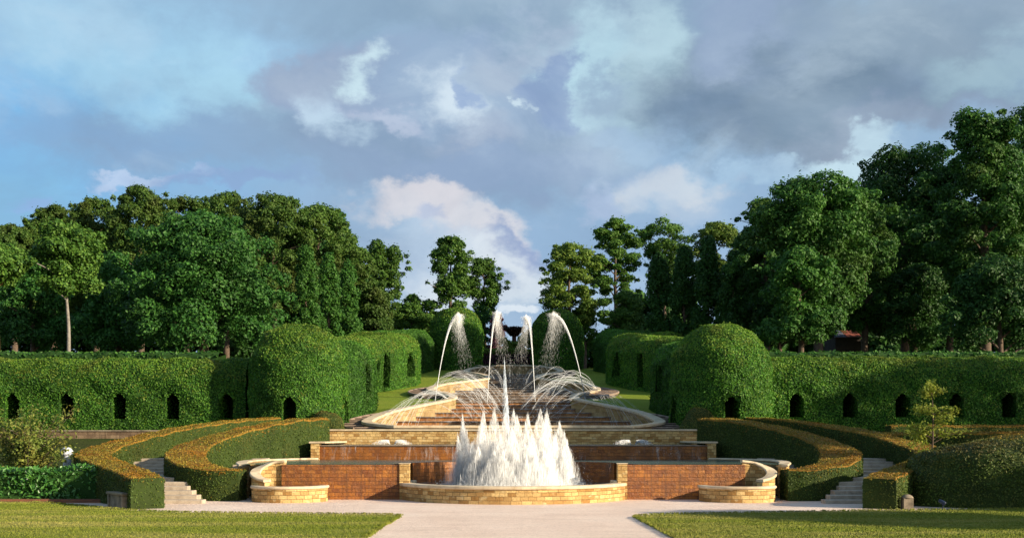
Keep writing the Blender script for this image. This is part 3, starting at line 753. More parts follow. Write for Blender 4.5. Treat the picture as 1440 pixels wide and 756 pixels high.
# four tall leaning jets
def tall_jet(u0, v0, u1, v1, Y, side, label, seed):
    r = np.random.default_rng(seed)
    a = np.array([X(u0, Y), Y, Z(v0, Y)]); b = np.array([X(u1, Y), Y + .5, Z(v1, Y)])
    mb = MB(); t = np.linspace(0, 1, 22)
    def path(t): 
        q = 1 - (1 - t) ** 2
        return np.c_[a[0] + (b[0] - a[0]) * t, a[1] + (b[1] - a[1]) * t, a[2] + (b[2] - a[2]) * q]
    for k in range(60):
        t1 = r.uniform(.8, 1.0); tt = np.linspace(0, t1, 20)
        P = path(tt); sp = (.012 + .17 * tt ** 2.4)[:, None]
        P = P + sp * np.array([r.normal(), r.normal(), .25 * r.normal()]) * .55
        tube(mb, P, .008 + .010 * tt, 3)
    nf = 4600                                             # falling mist on the inner side
    f = r.beta(2.6, .8, nf); S0 = path(.62 + .38 * f)
    drop = r.exponential(1.15, nf) * (.2 + f); dx = side * r.random(nf) * (.10 + .30 * drop)
    C = S0 + np.c_[dx, r.normal(0, .2, nf), .25 * f - drop]
    flakes(mb, C, r.uniform(.05, .35, nf), r.uniform(.006, .013, nf), r, 1, .15)
    n_top = 1100                                          # the breaking crest
    C = b + np.c_[side * r.normal(.06, .17, n_top), r.normal(0, .15, n_top), .12 - np.abs(r.normal(0, .34, n_top))]
    flakes(mb, C, r.uniform(.06, .3, n_top), r.uniform(.012, .03, n_top), r, 1, .35)
    return tag(mb.build('fountain_jet', ['spray', 'plume']), label, 'water jet', 'four tall leaning jets over the cascade')
tall_jet(612, 563, 644, 443, 80, 1, 'tall white jet leaning inward before the bench-side far dome, its base on the middle bowl', 1)
tall_jet(685, 570, 698, 440, 84, 1, 'tall slim white jet against the purple tree', 2)
tall_jet(753, 575, 741, 446, 84, -1, 'tall slim white jet against bright sky beside the shaded far dome', 3)
tall_jet(829, 594, 779, 442, 78, -1, 'tall white jet leaning inward before the dark shaded far dome', 4)

def water_arc(p0, p1, h, rad, label, group, seed):
    r = np.random.default_rng(seed); mb = MB()
    for k in range(2):
        P = arc_pts(p0 + r.normal(0, .02, 3), p1 + r.normal(0, .10, 3), h * r.uniform(.97, 1.03), 26)
        tube(mb, P, rad * (.42 + .16 * k) * np.linspace(.9, .9, len(P)), 3)
    nn = 34; t = r.beta(3.0, 1.0, nn); P = arc_pts(p0, p1, h, 40); idx = np.minimum((t * 39).astype(int), 38)
    C = P[idx] + r.normal(0, 1, (nn, 3)) * (.01 + .08 * t[:, None] ** 2); flakes(mb, C, r.uniform(.03, .22, nn), r.uniform(.008, .02, nn), r, 0, .15, P[idx + 1] - P[idx])
    return tag(mb.build('water_arc', ['arc_water']), label, 'water arc', group)
sd = 500
for s in (-1, 1):
    nm = 'bench' if s < 0 else 'young tree'
    for k in range(8):                                    # outward over the lowest bowl
        sd += 1; f = k / 7
        water_arc(np.array([s * (4.7 + .2 * f), 77.4 - 1.2 * f, pl(77) + .05]), np.array([s * (8.15 - 2.0 * f + .15 * random.random()), 63.0 + 2.5 * f, pl(63) - .45]), 1.0 + .45 * random.random(), .016,
                  'thin arching water jet from the narrow neck to the lowest bowl, %s side' % nm, 'thin arcs over the lowest bowl, %s side' % nm, sd)
    for k in range(22):                                   # inward over the middle bowl
        sd += 1; y = 79 + 16 * k / 21
        hw = float(halfw(y)); y1 = y - 6 - 4 * random.random()
        water_arc(np.array([s * hw, y, pl(y)]), np.array([s * hw * random.uniform(.08, .45), y1, pl(y1) - .5]), 1.0 + .8 * random.random(), .015,
                  'thin arching water jet curving inward from the middle bowl rim, %s side' % nm, 'thin arcs over the middle bowl, %s side' % nm, sd)
    for k in range(7):                                    # inward over the lower bowl
        sd += 1; y = 70 + 7 * k / 6
        hw = float(halfw(y)); y1 = y - 4 - 2 * random.random()
        water_arc(np.array([s * hw, y, pl(y)]), np.array([s * hw * random.uniform(.1, .5), y1, pl(y1) - .5]), .8 + .5 * random.random(), .013,
                  'thin arching water jet curving inward from the neck above the lowest bowl, %s side' % nm, 'thin inward arcs above the lowest bowl, %s side' % nm, sd)
    for k in range(5):
        sd += 1; y = 101 + 12 * k / 5
        hw = float(halfw(y)); y1 = y - 5
        water_arc(np.array([s * hw, y, pl(y)]), np.array([s * hw * .4, y1, pl(y1) - .5]), 1.0, .016,
                  'thin arching water jet curving inward from the topmost bowl rim, %s side' % nm, 'thin arcs over the topmost bowl, %s side' % nm, sd)

# ------------------------------------------------------------------ curling low hedges
def ribbon_hedge(P, wid, zbot, label, mats=('yew', 'yew_top', 'yew_core', 'yew_top_core'), name='curved_hedge', dens=330, size=.075, cat='hedge', group=None):
    P = cr(P, 8); zb = cr(np.c_[np.zeros(len(zbot)), np.zeros(len(zbot)), zbot], 8)[:, 2]; wd = cr(np.c_[np.zeros(len(wid)), np.zeros(len(wid)), wid], 8)[:, 2]
    N = normals2(P)
    root = thing(name, label, cat, group, (P[0, 0], P[0, 1], 0))
    sec = [(-1, 'b'), (-1, .45), (-1, .85), (-.985, .96), (-.93, 1), (-.45, 1), (0, 1), (.45, 1), (.93, 1), (.985, .96), (1, .85), (1, .45), (1, 'b')]
    V = []
    for i in range(len(P)):
        row = []
        for o_, f in sec:
            z = zb[i] - .1 if f == 'b' else zb[i] + (P[i, 2] - zb[i]) * f
            row.append((*(P[i, :2] + N[i] * o_ * wd[i] / 2), z))
        V.append(row)
    V = np.array(V); n, k = V.shape[:2]
    ripple = .025 * np.sin(V[..., 0] * 3.1 + V[..., 1] * 2.2) + .02 * np.sin(V[..., 1] * 5.3 - V[..., 2] * 4)
    V[:, :, 2] += np.where(np.array([f != 'b' for _, f in sec])[None], ripple, 0)
    i, j = np.meshgrid(np.arange(n - 1), np.arange(k - 1), indexing='ij')
    q = np.stack([i * k + j, i * k + j + 1, (i + 1) * k + j + 1, (i + 1) * k + j], -1).reshape(-1, 4)
    Vf = V.reshape(-1, 3)
    caps = []
    for e in (0, n - 1):
        for jj in range(k // 2): 
            c = [e * k + jj, e * k + jj + 1, e * k + k - 2 - jj, e * k + k - 1 - jj]
            caps.append(c[::-1] if e == 0 else c)
    q = np.vstack([q, np.array(caps)])
    # make normals point outward
    ce = P[np.clip(np.repeat(np.arange(n), k), 0, n - 1)]
    mb = MB()
    istop = np.concatenate([((j >= 3) & (j <= 8)).ravel(), np.zeros(len(caps), bool)])
    mb.add(Vf, q[~istop], 2); mb.add(Vf, q[istop], 3)
    Pp, Nn = surf_points(Vf, q, dens)
    d2 = ((Pp[:, None, :2] - P[None, ::2, :2]) ** 2).sum(2).argmin(1) * 2
    cc = P[d2].copy(); cc[:, 2] = (P[d2, 2] + zb[d2]) / 2
    flip = ((Pp - cc) * Nn).sum(1) < 0; Nn[flip] *= -1
    Pp = Pp + Nn * (.035 * rng.random(len(Pp)))[:, None]
    top = Nn[:, 2] > .5 + .2 * rng.normal(size=len(Pp))
    hf = (Pp[:, 2] - zb[d2]) / (P[d2, 2] - zb[d2] + .01); top |= (hf > .78) & (rng.random(len(Pp)) < .45 * (hf - .72) / .28)
    top &= rng.random(len(Pp)) < .9
    leaves(mb, Pp[~top], Nn[~top], size, 0, .8, .5); leaves(mb, Pp[top], Nn[top], size, 1, .7, .5)
    under(mb.build('foliage', mats), root)
    return root
def mir(P, s): return [(-s * p[0], *p[1:]) for p in P]
OUT = [(-13.0, 37.9, 1.08), (-14.3, 40.0, 1.27), (-16.1, 42.6, 1.5), (-17.7, 45, 1.75), (-18.35, 47.2, 1.98), (-18.1, 49.6, 2.35), (-17.0, 53, 2.9), (-15.3, 57, 3.38), (-13.6, 60.2, 3.62)]
INN = [(-10.95, 43.15, 1.22), (-12.05, 43.2, 1.27), (-13.3, 44.1, 1.5), (-14.1, 46, 1.93), (-13.8, 48, 2.4), (-12.6, 50.5, 2.95), (-11.0, 53, 3.38), (-9.9, 54.8, 3.5)]
for s in (-1, 1):
    nm = 'stone bench' if s < 0 else 'big rounded yew mound'
    ribbon_hedge(mir(OUT, s) if s > 0 else OUT, [1.15, 1.2, 1.3, 1.45, 1.5, 1.4, 1.3, 1.3, 1.3], [0, 0, .1, .3, .5, .8, 1.3, 1.9, 2.2],
                 'outer orange-topped hedge curling round the stairs, its square end beside the ' + nm, group='curling orange-topped hedges')
    nm = 'sunlit inner face' if s < 0 else 'black shaded inner face'
    ribbon_hedge(mir(INN, s) if s > 0 else INN, [1.3, 1.4, 1.6, 1.7, 1.6, 1.45, 1.3, 1.2], [0, 0, .1, .4, .8, 1.2, 1.35, 1.4],
                 'inner orange-topped hedge hooked round the pool kerb, with a ' + nm, group='curling orange-topped hedges')

# stairs between the hedges
for s in (-1, 1):
    nm = 'sunlit pale' if s < 0 else 'shaded grey'
    t = thing('garden_stairs', nm + ' stone stairs climbing between the two curling hedges', 'stairs', 'stone stairs between the hedges', (s * 13, 42, 0))
    y, z = 41.7, 0.0
    prof = [(40.7, .15), (41.25, .30), (41.8, .45), (42.35, .60), (42.9, .75), (43.5, .90), (47.3, 1.03), (47.9, 1.16), (48.5, 1.29), (49.1, 1.42), (49.7, 1.55), (52.5, 1.55)]
    for k in range(len(prof) - 1):
        ya, z = prof[k]; yb = prof[k + 1][0] + .05
        xl = 13.6 + .9 * (ya - 40.7) if k < 6 else 18.0; xr = (11.9, 12.25, 12.6, 12.95)[k] if k < 4 else 11.6
        x0, x1 = sorted((s * xl, s * xr))
        mb = MB(); box(mb, (x0, ya, z - .55), (x1, yb, z), 0, bev=.015)
        under(mb.build('step', ['step']), t)

# ------------------------------------------------------------------ clipped hornbeam tunnels, domes and walls
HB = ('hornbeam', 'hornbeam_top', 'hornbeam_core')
def tunnel_wall(x0, x1, yf, zb, zt, wins, label, rnd_end):
    """long clipped hedge facing the viewer with small window openings; x0 < x1"""
    root = thing('hedge_wall', label, 'hedge', 'long clipped hedge walls with window openings', ((x0 + x1) / 2, yf, zb))
    wd, rt = 4.2, 1.7
    prof = [(0, zb - .3)] + [(0, zb + f * (zt - rt - zb)) for f in np.linspace(0, 1, 9)] + [(rt * .75 * (1 - math.cos(a)), zt - rt + rt * math.sin(a)) for a in np.linspace(.12, math.pi / 2, 9)] + [(wd / 2, zt), (wd - .6, zt - .2), (wd, zt - 1.2), (wd, zb)]
    pz = np.concatenate([[0], np.cumsum(np.linalg.norm(np.diff(np.array(prof), axis=0), axis=1))])
    pr = np.array(prof)
    def fn(u, v):
        yy = np.interp(v, pz, pr[:, 0]); zz = np.interp(v, pz, pr[:, 1])
        e = x1 - u if rnd_end > 0 else u - x0
        return (u, yf + yy, zz)
    holes = [(c - w / 2, c + w / 2, .3 + (a - zb), .3 + (b - zb)) for c, w, a, b in wins]
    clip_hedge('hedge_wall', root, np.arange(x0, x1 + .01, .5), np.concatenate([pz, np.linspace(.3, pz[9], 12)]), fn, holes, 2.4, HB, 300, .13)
    return root
YH = 62.0
wz0, wz1 = Z(590, YH), Z(552, YH)
tunnel_wall(X(-90, YH), X(352, YH), YH, 2.75, Z(503, YH), [(X(u, YH), .88, wz0, wz1) for u in (-58, 17, 93, 167, 242, 318)], 'long bright green clipped hedge wall above the old brown garden wall', 1)
tunnel_wall(X(1082, YH), X(1530, YH), YH, 2.75, Z(500.5, YH), [(X(u, YH), .88, wz0 + .1, wz1) for u in (1120, 1195, 1269, 1345, 1419, 1494)], 'long clipped hedge wall standing behind the sparse young tree', -1)

def dome(cx, cy, rad, zb, zt, arch, label, dens=300, size=.13):
    root = thing('dome_hedge', label, 'topiary', 'clipped beehive dome hedges', (cx, cy, zb))
    rt = rad * .98; h = zt - zb
    pts = [(rad * .985, zb - .3), (rad * .99, zb), (rad, zb + .35 * h), (rad, zb + (h - rt) * .98)]
    pts += [(rad * math.cos(a) ** .8, zt - rt + rt * math.sin(a)) for a in np.linspace(.1, math.pi / 2 - .001, 14)]
    pr = np.array(pts); pz = np.concatenate([[0], np.cumsum(np.linalg.norm(np.diff(pr, axis=0), axis=1))])
    def fn(u, v):
        r_ = np.interp(v, pz, pr[:, 0]); zz = np.interp(v, pz, pr[:, 1])
        return (cx + r_ * math.cos(u), cy + r_ * math.sin(u), zz)
    holes = []
    for ac, aw, z0, z1 in arch: holes.append((ac - aw / 2, ac + aw / 2, z0 - zb + .3, z1 - zb + .3))
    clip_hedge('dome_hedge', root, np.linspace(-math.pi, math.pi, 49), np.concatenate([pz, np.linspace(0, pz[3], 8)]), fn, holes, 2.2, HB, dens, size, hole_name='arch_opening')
    return root
def ang_at(cx, cy, rad, u):
    """angle on a round hedge seen at photo column u"""
    best = min(np.linspace(-math.pi, 0, 400), key=lambda a: abs(X(u, cy + rad * math.sin(a)) - (cx + rad * math.cos(a))))
    return best
D1y = 62.8
cxl = X(420.5, D1y); rd = 67.5 / F * D1y
dome(cxl, D1y, rd, 2.7, Z(457.5, D1y), [(ang_at(cxl, D1y, rd, 406), .30, Z(592, 60.4), Z(557, 60.4)), (ang_at(cxl, D1y, rd, 487), .34, 2.7, Z(556, 62))], 'near clipped dome at the end of the bright hedge wall on the bench side')
cxr = X(1014, D1y); rd2 = 70 / F * D1y
dome(cxr, D1y, rd2, 2.7, Z(457.5, D1y), [(ang_at(cxr, D1y, rd2, 1030), .30, Z(592, 60.4), Z(557, 60.4)), (ang_at(cxr, D1y, rd2, 946), .34, 2.7, Z(556, 62))], 'near clipped dome at the end of the hedge wall on the young tree side')
D2y = 124.0
dome(X(641.5, D2y), D2y, 37.5 / F * D2y, 9.8, Z(433.5, D2y), [], 'far clipped dome topping the slope, with a sunlit edge, under the tall slim tree', 90, .24)
dome(X(784, D2y), D2y, 36 / F * D2y, 9.8, Z(436, D2y), [], 'far dark clipped dome topping the slope under the pale spreading tree', 90, .24)

def loaf(P, wd, h, wins, label, dens=200, size=.15, mats=HB):
    """rounded clipped tunnel along a path on the slope. wins: (arc position fraction, width, z0, z1 above ground, side)"""
    P = cr(P, 10); N = normals2(P)
    arc = np.concatenate([[0], np.cumsum(np.linalg.norm(np.diff(P, axis=0), axis=1))]); L = arc[-1]
    root = thing('tunnel_hedge', label, 'hedge', 'rounded tunnel hedges beside the slope', (*P[len(P) // 2], float(terr(*P[len(P) // 2]))))
    rt = wd * .42; w2 = wd / 2
    sec = [(w2, -.5), (w2, 0)] + [(w2, f * (h - rt)) for f in (.3, .6, 1)] + [(w2 - rt + rt * math.cos(a), h - rt + rt * math.sin(a)) for a in np.linspace(.2, math.pi / 2, 7)]
    sec = sec + [(-x, z) for x, z in sec[::-1]]
    se = np.array(sec); ps = np.concatenate([[0], np.cumsum(np.linalg.norm(np.diff(se, axis=0), axis=1))])
    def fn(u, v):
        k = min(1, u / 2.0, (L - u) / 2.0); k = max(k, 0.0); sc_ = math.sqrt(max(0, 1 - (1 - k) ** 2)) if k < 1 else 1
        x = np.interp(u, arc, P[:, 0]); y = np.interp(u, arc, P[:, 1]); nx = np.interp(u, arc, N[:, 0]); ny = np.interp(u, arc, N[:, 1])
        o_ = np.interp(v, ps, se[:, 0]) * (.12 + .88 * sc_); z = np.interp(v, ps, se[:, 1]); z = z * (.80 + .20 * sc_) if z > 0 else z
        return (x - nx * o_, y - ny * o_, float(terr(x, y)) + z)
    holes = []
    for f, w_, z0, z1 in wins: holes.append((f * L - w_ / 2, f * L + w_ / 2, .5 + z0, .5 + z1))
    us = np.concatenate([np.array([0, .05, .2, .5, 1, 1.5]), np.linspace(2, L - 2, 24), L - np.array([1.5, 1, .5, .2, .05, 0])])
    clip_hedge('tunnel_hedge', root, us, ps, fn, holes, 1.8, mats, dens, size)
    return root
for s in (-1, 1):
    f = lambda P: [(s * -p[0], p[1]) for p in P] if s > 0 else P
    rev = (lambda P: P[::-1]) if s > 0 else (lambda P: P)
    A = [(-14.6, 66.5), (-12.6, 69.0), (-11.7, 72.4), (-12.2, 75.4), (-14.4, 77.6), (-17.0, 78.4)]
    B = [(-19.0, 85.2), (-16.2, 86.6), (-13.4, 90.2), (-11.6, 95.0), (-10.9, 99.0), (-11.6, 102.4), (-14.0, 104.6), (-17, 105.2)]
    C = [(-17.5, 109.4), (-15.0, 110.2), (-12.9, 112.6), (-11.8, 116.0), (-11.2, 119.5), (-10.9, 122.0)]
    q = lambda fs: [(1 - a, *r_) for a, *r_ in fs] if s > 0 else fs
    sdn = 'sunlit' if s < 0 else 'shaded'
    loaf(rev(f(A)), 4.4, 4.7, q([(.36, .9, 1.4, 3.3)]), sdn + ' rounded tunnel hedge next to the near dome', mats=('hornbeam_shade', 'hornbeam', 'hornbeam_core'))
    loaf(rev(f(B)), 4.4, 4.6, q([(.34, 1.0, .2, 3.2), (.52, 1.9, .8, 3.1)]), sdn + ' rounded tunnel hedge halfway up the slope')
    loaf(rev(f(C)), 4.2, 4.6, q([(.5, 1.0, 1.0, 3.0)]), sdn + ' rounded tunnel hedge running into the far dome', mats=('hornbeam_shade', 'hornbeam', 'hornbeam_core'))

# dark hedge lines behind the hedge walls
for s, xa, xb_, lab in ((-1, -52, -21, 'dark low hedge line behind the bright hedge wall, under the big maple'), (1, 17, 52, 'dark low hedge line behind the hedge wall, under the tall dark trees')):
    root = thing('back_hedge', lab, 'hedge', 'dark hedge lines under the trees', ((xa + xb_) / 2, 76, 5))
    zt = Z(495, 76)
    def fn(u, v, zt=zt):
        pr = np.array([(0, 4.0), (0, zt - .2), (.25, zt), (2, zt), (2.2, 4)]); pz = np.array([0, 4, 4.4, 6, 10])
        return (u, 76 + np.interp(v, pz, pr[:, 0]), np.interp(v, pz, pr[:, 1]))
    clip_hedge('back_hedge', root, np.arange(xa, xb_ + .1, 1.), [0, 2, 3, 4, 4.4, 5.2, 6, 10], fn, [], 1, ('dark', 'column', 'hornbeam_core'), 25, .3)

# ------------------------------------------------------------------ small near things
# laurel hedge and brick edging
def loose_hedge(lo, hi, label, name, mat, dens, size, amp=.12, group=None, cat='hedge'):
    root = thing(name, label, cat, group, ((lo[0] + hi[0]) / 2, (lo[1] + hi[1]) / 2, lo[2]))
    mb = MB(); box(mb, (lo[0] + .1, lo[1] + .15, lo[2]), (hi[0] - .15, hi[1] - .1, hi[2] - .15), 1)
    n = int(((hi[0] - lo[0]) * (hi[2] - lo[2] + hi[1] - lo[1]) * 1.3 + 2) * dens)
    P = rng.uniform(0, 1, (n, 3)); P[:, 0] = lo[0] + P[:, 0] * (hi[0] - lo[0])
    k = rng.random(n); fr = k < .5; tp = (k >= .5) & (k < .85); sd_ = k >= .85
    P[:, 1] = lo[1] + P[:, 1] * (hi[1] - lo[1]); P[:, 2] = lo[2] + P[:, 2] * (hi[2] - lo[2])
    Nn = np.zeros((n, 3))
    P[fr, 1] = lo[1] + rng.random(fr.sum()) * .2; Nn[fr] = (0, -1, .5)
    P[tp, 2] = hi[2] - rng.random(tp.sum()) * .2; Nn[tp] = (0, -.2, 1)
    e = rng.random(sd_.sum()) < .5; P[sd_, 0] = np.where(e, lo[0], hi[0]) ; Nn[sd_] = np.c_[np.where(e, -1, 1), 0 * e, .4 + 0 * e]
    P[:, 2] += amp * np.sin(P[:, 0] * 2.3) * np.cos(P[:, 0] * .9) * (P[:, 2] - lo[2]) / (hi[2] - lo[2])
    P[:, 1] -= amp * np.sin(P[:, 0] * 1.7 + P[:, 2] * 2.5)
    P += rng.normal(0, .03, P.shape)
    leaves(mb, P, Nn, size, 0, .8, .5)
    under(mb.build('foliage', [mat, 'hornbeam_core']), root)
    return root
loose_hedge((-25, 41.7, 0), (-15.75, 43.4, 1.36), 'loose glossy green laurel hedge behind the red brick edging', 'laurel_hedge', 'laurel', 120, .17)
mb = MB(); box(mb, (-25, 41.35, -.05), (-15.9, 41.5, .15), 0, bev=.01); tag(mb.build('brick_edging', ['edging']), 'low red brick edging along the foot of the laurel hedge', 'edging')

# stone bench
rb_ = math.atan2(1.0, -.75)
bench = thing('stone_bench', 'weathered stone bench by the square end of the curling hedge', 'bench', loc=(-14.15, 38.6, 0))
P0 = np.array([-13.72, 38.05]); P1 = np.array([-14.75, 39.35]); cb = (P0 + P1) / 2; Lb = np.linalg.norm(P1 - P0); rt = math.atan2(*(P1 - P0)[::-1])
def rbox(mb, l0, l1, w, z0, z1, bev): box(mb, (cb[0] + l0, cb[1] - w / 2, z0), (cb[0] + l1, cb[1] + w / 2, z1), 0, rt, tuple(cb), bev)
mb = MB(); rbox(mb, -Lb / 2 - .05, Lb / 2 + .05, .52, .46, .56, .025); under(mb.build('seat', ['bench']), bench)
for e in (-1, 1):
    mb = MB(); rbox(mb, min(e * Lb / 2, e * (Lb / 2 - .16)), max(e * Lb / 2, e * (Lb / 2 - .16)), .46, 0, .458, .012); under(mb.build('leg', ['bench']), bench)
mb = MB(); rbox(mb, -Lb / 2 + .165, Lb / 2 - .165, .36, 0, .455, .01); under(mb.build('back_block', ['bench']), bench)

# old retaining wall under the hedge wall
w = thing('garden_wall', 'old brown stained stone wall under the bright hedge wall', 'wall', loc=(-24, 61, 1))
mb = MB(); wall(mb, np.array([(-30., 60.9, 2.85), (-15.6, 60.9, 2.85)]), .5, .4); under(mb.build('wall_blocks', ['old_wall']), w)
mb = MB(); coping(mb, np.array([(-30., 60.9, 2.853), (-15.6, 60.9, 2.853)]), .62, .09); under(mb.build('coping', ['bench']), w)
w = thing('garden_wall', 'low dark stone wall behind the sparse young tree', 'wall', loc=(24, 61, 1))
mb = MB(); wall(mb, np.array([(15.6, 60.9, 2.6), (32., 60.9, 2.6)]), .5, .4); under(mb.build('wall_blocks', ['old_wall']), w)

# pale ornament
orn = thing('garden_ornament', 'pale blue-white rounded garden ornament peeping out beside the yellowish shrub', 'ornament', loc=(X(94, 47), 47, 0))
def lathe(mb, cx, cy, prof, n=24, mat=0):
    pr = np.array(prof, float); a = np.linspace(0, 2 * math.pi, n, endpoint=False)
    V = np.stack([cx + pr[:, None, 0] * np.cos(a), cy + pr[:, None, 0] * np.sin(a), np.broadcast_to(pr[:, None, 1], (len(pr), n))], -1)
    i = np.arange(len(pr) - 1)[:, None] * n; k = np.arange(n)[None]; k2 = (k + 1) % n
    mb.add(V.reshape(-1, 3), np.stack([i + k, i + k2, i + n + k2, i + n + k], -1).reshape(-1, 4), mat, None, True)
ox = X(94, 47); zt = Z(628, 47)
mb = MB(); lathe(mb, ox, 47, [(.01, zt), (.1, zt - .01), (.19, zt - .06), (.26, zt - .16), (.27, zt - .26), (.24, zt - .34), (.19, zt - .38)]); under(mb.build('cap', ['pale_paint']), orn)
mb = MB(); lathe(mb, ox + .02, 47, [(.185, zt - .36), (.17, zt - .5), (.18, zt - .8), (.2, zt - 1.2), (.26, zt - 1.6), (.26, .2)]); under(mb.build('stem', ['pale_paint']), orn)

# loose shrub behind the laurel
def stems_plant(name, label, x, y, zb, pts_fn, nl, size, mat, cat, ns=14, bark='bark', tilt=1.0, srad=.025):
    root = thing(name, label, cat, loc=(x, y, zb))
    tips_ = []; mb = MB()
    for k in range(ns):
        tip = pts_fn()
        mid = np.array([x + (tip[0] - x) * .35, y + (tip[1] - y) * .35, zb + (tip[2] - zb) * .55]); st = np.array([x + rng.normal() * .15, y + rng.normal() * .1, zb])
        P = cr([st, mid, tip], 6); tube(mb, P, np.linspace(srad, srad * .25, len(P)), 5); tips_.append(P)
    under(mb.build('stem', [bark]), root)
    mb = MB(); A = np.concatenate([t[4:] for t in tips_]); 
    C = A[rng.integers(0, len(A), nl)] + rng.normal(0, .22, (nl, 3)) * [1, 1, .8]
    Nn = np.tile([0, -.3, 1.], (nl, 1)); leaves(mb, C, Nn, size, 0, tilt, .55)
    under(mb.build('foliage', [mat]), root); return root
stems_plant('leafy_shrub', 'tall loose yellowish green shrub behind the laurel hedge', -20.7, 45.3, .2, lambda: np.array([rng.uniform(-22.9, -18.5), 45.3 + rng.normal() * .7, 0]) + [0, 0, 1.2 + 2.7 * rng.random() ** .7], 5200, .16, 'shrub', 'shrub', 46)

# sparse young tree
def young_tree():
    x, y = X(1311, 44), 44.0
    root = thing('young_tree', 'slender sparse young tree with light green leaves before the shaded hedge wall', 'tree', loc=(x, y, 0))
    zt = Z(540, y)
    trunk = cr([(x + .02, y, 0), (x, y, 1.6), (x + .03, y, 3.2), (x - .02, y, zt)], 8)
    mb = MB(); tube(mb, trunk, np.linspace(.055, .012, len(trunk)), 7); under(mb.build('trunk', ['bark']), root)
    mb = MB(); Cs = []
    for k in range(46):
        h = rng.uniform(.9, zt - .15); f = (h - .9) / (zt - .9); L = (1.75 * (1 - f) ** .8 + .25) * rng.uniform(.55, 1.05); a = rng.uniform(0, 2 * math.pi)
        p0 = np.array([x, y, h]); p2 = p0 + [L * math.cos(a), L * math.sin(a), L * rng.uniform(-.05, .35)]; p1 = (p0 + p2) / 2 + [0, 0, .1]
        P = cr([p0, p1, p2], 5); tube(mb, P, np.linspace(.018, .004, len(P)), 4)
        for q in P[3:]: Cs.append(q + rng.normal(0, .10, (11, 3)))
    under(mb.build('branches', ['bark']), root)
    C = np.concatenate(Cs); mb = MB(); leaves(mb, C, np.tile([0, 0, 1.], (len(C), 1)), .125, 0, .7, .6); under(mb.build('crown', ['sapling']), root)
young_tree()

# big rounded yew mound and low hedges on that side
def yew_mound(cx, cy, rx, ry, zt, zb, e, label, name, mats, dens=150, size=.1, group=None, cat='topiary'):
    root = thing(name, label, cat, group, (cx, cy, zb))
    def fn(u, v):
        a = v * math.pi / 2; c_, s_ = math.cos(a), math.sin(a)
        cu, su = math.cos(u), math.sin(u)
        k = lambda t, p: math.copysign(abs(t) ** p, t)
        rr = abs(c_) ** e
        return (cx + rx * rr * k(cu, .8), cy + ry * rr * k(su, .8), zb + (zt - zb) * abs(s_) ** e)
    vs = np.concatenate([np.linspace(0, .3, 5), np.linspace(.35, 1, 14)])
    clip_hedge(name, root, np.linspace(-math.pi, math.pi, 61), vs, fn, [], 1, mats, dens, size, None)
    return root
yew_mound(20.5, 40.2, 5.6, 2.6, 2.36, 0, .45, 'big dark rounded yew mound at the edge of the lawn, wider than any other', 'yew_mound', ('yew', 'mound', 'yew_core'), 300, .085)
yew_mound(X(459, 59.6), 60.0, .98, .9, 4.0, 2.3, .8, 'small olive ball shrub before the near dome, beside the sunlit inner hedge', 'ball_shrub', ('mound', 'mound', 'yew_core'), 380, .075, 'small ball shrubs by the domes', 'shrub')
yew_mound(X(985, 59.6), 60.0, 1.05, .9, 4.1, 2.3, .8, 'small olive ball shrub before the near dome, beside the shaded inner hedge', 'ball_shrub', ('mound', 'mound', 'yew_core'), 380, .075, 'small ball shrubs by the domes', 'shrub')
ribbon_hedge([(17.5, 53.5, 2.75), (21, 53.3, 2.75), (25, 53.3, 2.78), (29, 53.5, 2.8)], [1.6] * 4, [.8] * 4, 'straight low orange-topped hedge between the mound and the hedge wall', name='low_hedge')
ribbon_hedge([(20.2, 57.5, 3.15), (23, 57.4, 3.15), (27, 57.4, 3.15), (31, 57.5, 3.15)], [1.2] * 4, [1.2] * 4, 'second straight low hedge at the foot of the shaded hedge wall', name='low_hedge')
yew_mound(X(1425, 48), 48, 1.9, 1.4, Z(612, 48) + .02, .5, .7, 'small orange-topped mound peeping over the big yew mound', 'yew_mound', ('yew', 'yew_top', 'yew_core'), 190, .09)
# stone post
post = thing('stone_post', 'short grey stone post with domed cap against the big yew mound', 'post', loc=(13.93, 37.75, 0))
mb = MB(); box(mb, (13.76, 37.58, 0), (14.10, 37.92, .40), 0, bev=.012); under(mb.build('shaft', ['bench']), post)
mb = MB(); lathe(mb, 13.93, 37.75, [(.01, .53), (.1, .515), (.17, .475), (.215, .42), (.215, .403)], 20); under(mb.build('cap', ['bench']), post)
# garden spotlight
sp = thing('garden_spotlight', 'tiny dark blue garden spotlight on a stake before the big yew mound', 'lamp', loc=(X(1326, 37.3), 37.3, 0))
xs_ = X(1326, 37.3)
mb = MB(); tube(mb, [(xs_, 37.3, 0), (xs_, 37.3, .24)], .018, 6); under(mb.build('stake', ['lamp_metal']), sp)
mb = MB(); tube(mb, [(xs_ + .06, 37.22, .22), (xs_ + .05, 37.24, .23), (xs_ - .08, 37.42, .33), (xs_ - .09, 37.44, .335)], [.02, .07, .06, .01], 10); under(mb.build('lamp_head', ['lamp_metal']), sp)

